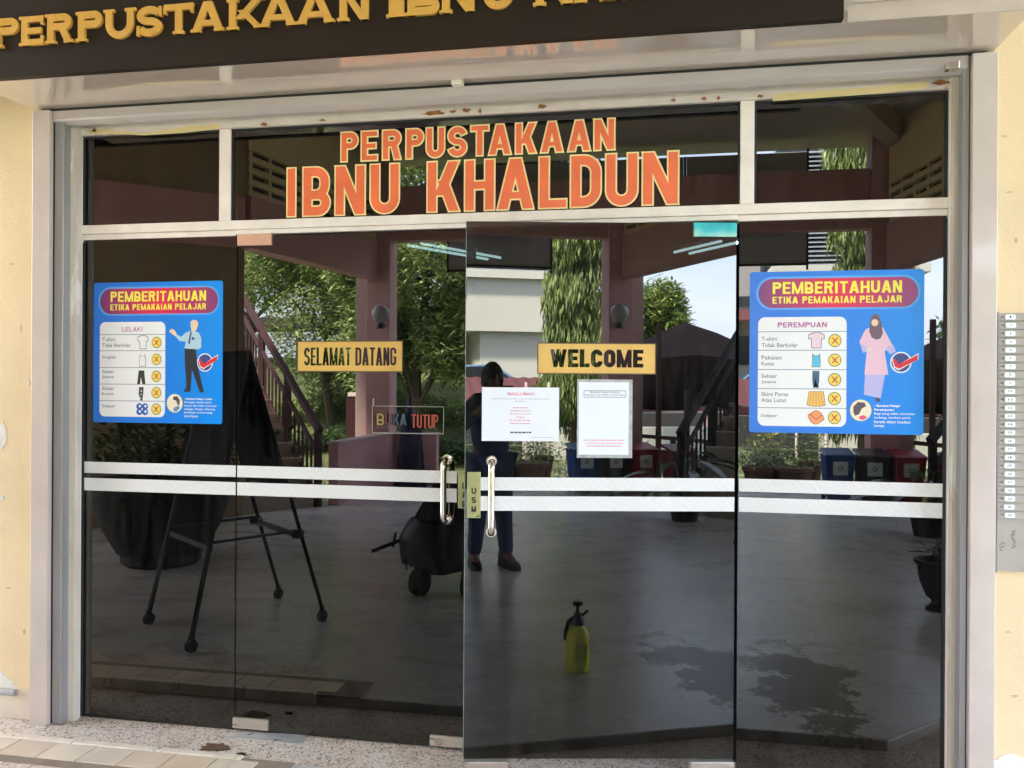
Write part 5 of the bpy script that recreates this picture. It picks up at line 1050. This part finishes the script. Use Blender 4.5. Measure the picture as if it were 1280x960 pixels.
for i, ((x_, y_, r_, kd), ds) in enumerate(zip(pots, desc)):
    p_ = thing('potted_plant', ds, 'potted plant', (x_, y_, -.08), group='pots along the porch edge'); hp = .36 if kd == 'wide' else .42
    mb = MB(); mb.lathe([(r_*.65, 0), (r_*.95, hp*.8), (r_*1.05, hp*.85), (r_*1.05, hp), (r_*.9, hp)], n=18); mb.build('pot', M_terra, p_, True)
    rnd = random.Random(i); mb = MB(); hh = .32 if kd == 'wide' else .5
    leaves(mb, 420, lambda r: (r.gauss(0, r_*.75), r.gauss(0, r_*.75), hp+abs(r.gauss(0, hh*.5))), .09, .028, rnd=rnd); mb.build('foliage', (L_sil, L_mid, L_olive)[i % 3], p_)
    if i in (0, 5, 3):
        for k in range(7):
            cx_, cy_, cz_ = rnd.gauss(0, r_*.5), rnd.gauss(0, r_*.5), hp+hh*rnd.uniform(.6, 1.15); mb = MB()
            for j in range(14): a = j*2.4; d_ = Vector((cos(a), sin(a), rnd.uniform(-.3, .9))).normalized(); s_ = Vector((-sin(a), cos(a), 0)); c_ = Vector((cx_, cy_, cz_)); mb.add([c_, c_+d_*.03+s_*.012, c_+d_*.05, c_+d_*.03-s_*.012], [(0, 1, 2, 3)])
            mb.build('flower', M_fl, p_)
mb = MB(); rnd = random.Random(77)
leaves(mb, 5200, lambda r: (r.uniform(-3.0, 6), -10.8+r.gauss(0, .35)-.1*r.random(), -.25+abs(r.gauss(0, .28))+.25*noise.noise(Vector((r.random()*9, 0, 0)))), .10, .03, rnd=rnd); o = mb.build('flower_bed', L_sil); o['kind'] = 'stuff'; o['label'] = 'low mixed leafy bed behind the pots'
# thin garden poles
for i, (x_, y_) in enumerate(((1.95, -10.6), (3.0, -10.4), (2.5, -11.2))):
    mb = MB(); mb.tube([(x_, y_, -.3), (x_, y_, 1.5)], .025, 8); tag(mb.build('garden_pole', M_frame, None, True), ('slim pale pole rising behind the pots', 'slim pale pole rising behind the dark bin', 'slim pale pole behind the blue bin')[i], 'pole', 'pale poles in the flower bed')
# wheeled bins with recycling labels
M_lab = mat('bin_label', (.55, .58, .56), .5)
for i, (x_, y_, c, ds) in enumerate(((2.03, -7.72, (.012, .055, .20), 'blue wheeled bin with pale recycling label in the reflection'), (2.42, -7.70, (.025, .025, .03), 'black wheeled bin between the blue and the red bins'), (2.82, -7.66, (.28, .012, .030), 'red wheeled bin with pale recycling label in the reflection'), (3.20, -7.3, (.14, .01, .02), 'dark red wheeled bin furthest right beside the staircase'))):
    b_ = thing('wheeled_bin', ds, 'bin', (x_, y_, .045), group='recycling bins at the porch edge'); b_.scale = (.78, .78, .68); m_ = mat('bin_plastic_%d' % i, c, .4, var=.1)
    mb = MB(); vs = []; 
    for z_, a_, d_ in ((.05, .17, .19), (.80, .22, .26), (.84, .235, .275)): vs += [(-a_, -d_, z_), (a_, -d_, z_), (a_, d_, z_), (-a_, d_, z_)]
    mb.add(vs, [(3, 2, 1, 0), (8, 9, 10, 11)]+[(4*k+j, 4*k+(j+1) % 4, 4*k+4+(j+1) % 4, 4*k+4+j) for k in (0, 1) for j in range(4)]); mb.build('bin_body', m_, b_, bevel=.008)
    mb = MB(); mb.add([(-.24, .285, .842), (.24, .285, .842), (.24, -.30, .90), (-.24, -.30, .90), (-.22, .25, .87), (.22, .25, .87), (.22, -.28, .95), (-.22, -.28, .95)], [(3, 2, 1, 0), (4, 5, 6, 7), (0, 1, 5, 4), (1, 2, 6, 5), (2, 3, 7, 6), (3, 0, 4, 7)]); mb.build('lid', m_, b_, bevel=.01)
    mb = MB(); mb.box(-.11, .11, .262, .266, .50, .74); lb = mb.build('label_panel', M_lab, b_)
    mb = MB(); G_ = mat('recycle_print', (.02, .10, .06) if i != 1 else (.03, .05, .05), .5)
    for k in range(3):
        a0 = 90+120*k; A_ = (.055*cos(radians(a0)), .62+.055*sin(radians(a0))); B_ = (.055*cos(radians(a0+120)), .62+.055*sin(radians(a0+120))); dx, dz = B_[0]-A_[0], B_[1]-A_[1]
        for q in band([(A_[0]+dx*.12, A_[1]+dz*.12), (A_[0]+dx*.75, A_[1]+dz*.75)], .018): mb.sheet(q, .2665, .269, G_)
    mb.build('recycling_symbol', None, lb)
    for s in (-1, 1): mb = MB(); mb.tube([(s*.15, -.21, .07), (s*.20, -.21, .07)], .07, 14); mb.build('wheel', M_rubber, b_, True)

# trees
def trunk(mb, base, top, r0, r1, n=5, seed=0, wob=.15):
    rnd = random.Random(seed); b, t = Vector(base), Vector(top); pts = [b.lerp(t, k/n)+Vector((rnd.uniform(-wob, wob), rnd.uniform(-wob, wob), 0))*(0 if k == 0 else 1) for k in range(n+1)]
    mb.tube(pts, [r0+(r1-r0)*k/n for k in range(n+1)], 8); return pts
def tree(label, x, y, h, cr, zc0, n, lm, ls, seed, kind='round', trunk_r=.14, group='garden trees seen in the reflection'):
    zb = hgt(x, y); t = thing('tree', label, 'tree', (x, y, zb), group=group); rnd = random.Random(seed)
    mb = MB(); tp = trunk(mb, (0, 0, -.1), (rnd.uniform(-.3, .3), rnd.uniform(-.3, .3), h*.8), trunk_r, trunk_r*.25, seed=seed)
    cl = []
    for k in range(16 if kind != 'weeping' else 60):
        if kind == 'weeping': zz = zc0+.3+(h-zc0-.3)*(k+.5)/60; r = cr*(.75 if zz > h*.85 else 1)*rnd.uniform(.2, .75)
        elif kind == 'layer': zz = zc0+(h-zc0)*((k % 5)+.5)/5; r = cr*(1.05-.7*(zz-zc0)/(h-zc0))*rnd.uniform(.4, 1)
        else: v = rnd.uniform(-1, 1); zz = (zc0+h)/2+v*(h-zc0)/2*.85; r = cr*math.sqrt(max(0, 1-v*v*.8))*rnd.uniform(.35, .85)
        a = rnd.uniform(0, 2*pi); c = Vector((r*cos(a), r*sin(a), zz)); cl.append((c, rnd.uniform(.3, .5)*cr*(1.25 if kind == 'weeping' else 1)))
        s = tp[min(4, max(1, int(5*zz/h*.75)))]; mb.tube([s, s.lerp(c, .5)+Vector((0, 0, .15)), c], [trunk_r*.35, trunk_r*.22, trunk_r*.08], 5)
    mb.build('trunk', M_bark, t, True)
    def gen(r):
        c, q = cl[int(r.random()*len(cl))]
        while True:
            d = Vector((r.uniform(-1, 1), r.uniform(-1, 1), r.uniform(-1, 1)))
            if .2 < d.length < 1: break
        d = d*q*1.15
        if kind == 'layer': d.z *= .28; d.x *= 1.5; d.y *= 1.5
        return c+d
    mb = MB(); leaves(mb, n, gen, ls, ls*(.30 if kind != 'weeping' else .16), 1.2 if kind == 'weeping' else .15, rnd); mb.build('crown', lm, t); return t
tree('tall weeping tree with long drooping leaves beyond the right bay', 3.38, -13.0, 9.8, .80, .7, 40000, leaf_mat('weeping_leaf', (.03, .07, .016), (.12, .20, .05), (.34, .42, .13)), .24, 5, 'weeping', .10)
tree('bushy olive green tree left of centre with a forked trunk', -5.2, -14.2, 7.6, 2.0, 1.5, 34000, L_olive, .20, 8, 'round', .13)
tree('pale green bushy tree beside the left pillar in the reflection', -8.3, -16.5, 6.8, 2.1, .5, 38000, L_olive, .19, 9, 'round', .12)
tree('layered dark green tree at far left of the reflection', -14.8, -24.5, 8.5, 3.4, 2.8, 24000, L_mid, .34, 10, 'layer', .2)
tree('round dark tree beside the black canopy under the sky', 13.6, -35, 6.2, 2.4, 1.2, 16000, L_mid, .40, 11, 'round', .2)
tree('dark spreading tree behind the bushy olive trees', -9.8, -24.0, 10.0, 3.8, .8, 24000, L_dark, .44, 16, 'round', .2)
tree('dark tree behind the forked trunk tree', -4.4, -22.0, 9.4, 3.0, .6, 22000, L_dark, .38, 18, 'round', .18)
tree('tall dark tree far behind the left staircase', -20.5, -30.0, 11, 4.6, 1.5, 16000, L_dark, .5, 19, 'round', .2)
# clipped hedges that step up the bank
for i, (y_, x0_, x1_, h_, ds) in enumerate(((-14.6, -9.5, -3.2, .42, 'lowest wavy clipped hedge on the grass bank'), (-17.0, -12, -3.0, .5, 'middle clipped hedge on the grass bank'), (-20.5, -16, -2.5, 1.5, 'tall dark hedge along the top of the bank'))):
    mb = MB(); rnd = random.Random(40+i)
    def gen(r, y_=y_, x0_=x0_, x1_=x1_, h_=h_): x = r.uniform(x0_, x1_); y = y_+.5*sin(x*1.1)+r.gauss(0, .22); return (x, y, hgt(x, y)+h_*r.random())
    leaves(mb, 5200, gen, .16, .06, rnd=rnd); tag(mb.build('hedge', L_dark if i != 1 else L_mid), ds, 'hedge', 'hedges on the bank')
mb = MB(); rnd = random.Random(60)
def gg(r):
    x = r.uniform(-14, 11); y = r.uniform(-18, -9.2); return (x, y, hgt(x, y)+.02)
leaves(mb, 26000, gg, .13, .018, -.7, rnd=rnd, curl=0); o = mb.build('grass', leaf_mat('grass_blade', (.03, .06, .01), (.12, .18, .04), (.22, .24, .08))); o['kind'] = 'stuff'
# black canopy
cp = thing('black_canopy', 'black fabric canopy tent with sagging sides behind the right staircase', 'canopy', (5.25, -11.6, 0)); M_cv = mat('black_canopy_cloth', (.007, .005, .006), .95, spec=.1, bump=.4, bscale=3)
mb = MB(); R_ = 1.55; pk = (-.05, 0, 2.62); n = 28; vs = [pk]
for lv, (q, z) in enumerate(((.35, 2.42), (.75, 2.14), (1.0, 1.98), (1.0, 1.45), (.86, 1.08))):
    for k in range(n): a = 2*pi*k/n; sq = 1/max(abs(cos(a)), abs(sin(a)))**.55; vs.append((R_*q*cos(a)*sq, R_*.8*q*sin(a)*sq, z-.05*(1+sin(5*a+lv))+(-.08*cos(2*a) if lv > 2 else 0)))
fs = [(0, 1+k, 1+(k+1) % n) for k in range(n)]+[(1+l*n+k, 1+(l+1)*n+k, 1+(l+1)*n+(k+1) % n, 1+l*n+(k+1) % n) for l in range(4) for k in range(n)]
mb.add(vs, fs); mb.build('canopy_cloth', M_cv, cp, True)
for x_, y_ in ((-1.3, .9), (1.3, .9), (-1.3, -.9), (1.3, -.9)): mb = MB(); mb.tube([(x_, y_, -.3), (x_, y_, 1.9)], .03, 8); mb.build('pole', M_wd, cp)
# white block with louvred upper floor
M_whb = mat('white_building_render', (.62, .61, .52), .8, var=.04, scale=.6); M_lou = mat('grey_louvre_metal', (.36, .38, .40), .4); M_dkw = mat('dark_window', (.03, .035, .04), .15); M_roof = mat('red_metal_roof', (.085, .022, .026), .8, var=.1, scale=2)
wb = thing('white_building', 'white windowless building with louvred top floor in the reflection', 'building')
mb = MB(); mb.box(4.15, 9.0, -38, -30, 3.55, 5.65); mb.build('upper_wall', M_whb, wb); mb = MB(); mb.box(4.75, 8.9, -38, -30.4, -.3, 3.549); mb.build('lower_wall', M_whb, wb)
mb = MB(); mb.box(3.7, 9.3, -38.2, -29.75, 5.651, 5.95); mb.build('ledge', M_whb, wb); mb = MB(); mb.box(3.9, 9.1, -38, -30.3, 5.951, 10.5); mb.build('louvre_backing', M_dkw, wb)
for k in range(26): mb = MB(); z = 6.0+.17*k; mb.add([(3.9, -30.28, z), (9.1, -30.28, z), (9.1, -30.05, z-.02), (3.9, -30.05, z-.02), (3.9, -30.28, z+.10), (9.1, -30.28, z+.10), (9.1, -30.05, z+.02), (3.9, -30.05, z+.02)], [(0, 1, 2, 3), (7, 6, 5, 4), (3, 2, 6, 7), (0, 3, 7, 4), (1, 5, 6, 2)]); mb.build('louvre_slat', M_lou, wb)
w2 = thing('grey_building', 'grey building with red lean-to roof left of the white one', 'building'); mb = MB(); mb.box(-.5, 3.6, -41, -33, -.3, 7.2); mb.build('wall', mat('grey_building_render', (.38, .38, .37), .8), w2)
mb = MB(); mb.box(-.4, 3.5, -32.99, -32.94, 4.75, 5.15); mb.build('window_band', M_dkw, w2); 
for x_ in (.3, 1.5, 2.7): mb = MB(); mb.box(x_, x_+.7, -32.99, -32.93, 2.3, 3.5); mb.build('window', M_dkw, w2)
mb = MB(); mb.add([(-.7, -32.9, 4.6), (3.8, -32.9, 4.6), (3.8, -31.2, 4.05), (-.7, -31.2, 4.05), (-.7, -32.9, 4.5), (3.8, -32.9, 4.5), (3.8, -31.2, 3.95), (-.7, -31.2, 3.95)], [(0, 3, 2, 1), (4, 5, 6, 7), (0, 1, 5, 4), (1, 2, 6, 5), (2, 3, 7, 6), (3, 0, 4, 7)]); mb.build('roof', M_roof, w2)
# covered walkways with ribbed red roofs
def walkway(label, x0_, x1_, y_, z0_, z1_, dp, pk_):
    wk = thing('covered_walkway', label, 'walkway', group='covered walkways with red roofs'); mb = MB(); n = int((x1_-x0_)/.16); vs = []
    for k in range(n+1): x = x0_+(x1_-x0_)*k/n; dz = .035*(k % 2); vs += [(x, y_, z0_+dz), (x, y_-dp, z1_+dz), (x, y_-2*dp, z0_+dz)]
    mb.add(vs, [(3*k+j, 3*k+j+1, 3*k+3+j+1, 3*k+3+j) for k in range(n) for j in (0, 1)]); mb.build('roof', M_roof if pk_ else mat('pink_metal_roof', (.42, .16, .18), .45), wk)
    mb = MB(); mb.box(x0_, x1_, y_-.03, y_+.02, z0_-.18, z0_-.01); mb.build('fascia', M_maroon, wk)
    k = 0; x = x0_+.3
    while x < x1_: mb = MB(); mb.box(x-.06, x+.06, y_-.18, y_-.06, -.4, z0_-.19); mb.build('post', M_pink, wk); x += 2.4
walkway('long covered walkway with bright red roof low behind the mirrored person', 1.2, 12.5, -18, .95, 1.62, 1.3, True)
walkway('covered walkway with pink roof at far left of the reflection', -19, -8.5, -26.5, 3.55, 4.0, 1.2, False)
# parked cars beyond the walkway, only their tops show
def car(label, x, y, col, dark=False):
    c = thing('parked_car', label, 'car', (x, y, hgt(x, y)), group='cars parked beyond the walkway'); m_ = mat('car_paint_%s' % ('dark' if dark else 'blue'), col, .15, coat=1.)
    P_ = [(-2.1, .35), (-2.1, .85), (-1.7, .95), (-1.1, 1.0), (-.55, 1.45), (.7, 1.5), (1.4, 1.05), (2.0, .95), (2.15, .6), (2.1, .35)]; mb = MB(); mb.sheet(P_, -.82, .82); mb.build('car_body', m_, c, bevel=.06)
    mb = MB(); G_ = [(-1.0, 1.03), (-.5, 1.40), (.65, 1.44), (1.25, 1.06)]; mb.sheet(G_, -.835, .835); mb.build('side_window', M_dkw, c)
    for x_ in (-1.35, 1.35):
        for y__ in (-.75, .75): mb = MB(); mb.tube([(x_, y__-.1, .32), (x_, y__+.1, .32)], .32, 18); mb.build('wheel', M_rubber, c, True)
    return c
car('light blue parked car beyond the red walkway roof, left of the person', 3.1, -23.5, (.10, .22, .33)); car('dark parked car beyond the red walkway roof, right of the person', 7.2, -23.3, (.02, .03, .04), True)
for c_ in [o for o in COL.objects if o.name.startswith('parked_car')]: c_.location.z += .9   # the car park lies higher than the lawn
mb = MB(); mb.box(-1, 16, -29, -21.6, -.4, .58); structure(mb.build('car_park_terrace', mat('asphalt', (.05, .05, .05), .9)))
# painted kerb / low white wall seen past the canopy
kb = MB(); kb.box(3.2, 12, -16.2, -16.0, -.3, .45); tag(kb.build('garden_wall', M_whb), 'low pale garden wall under the red walkway roof', 'wall')
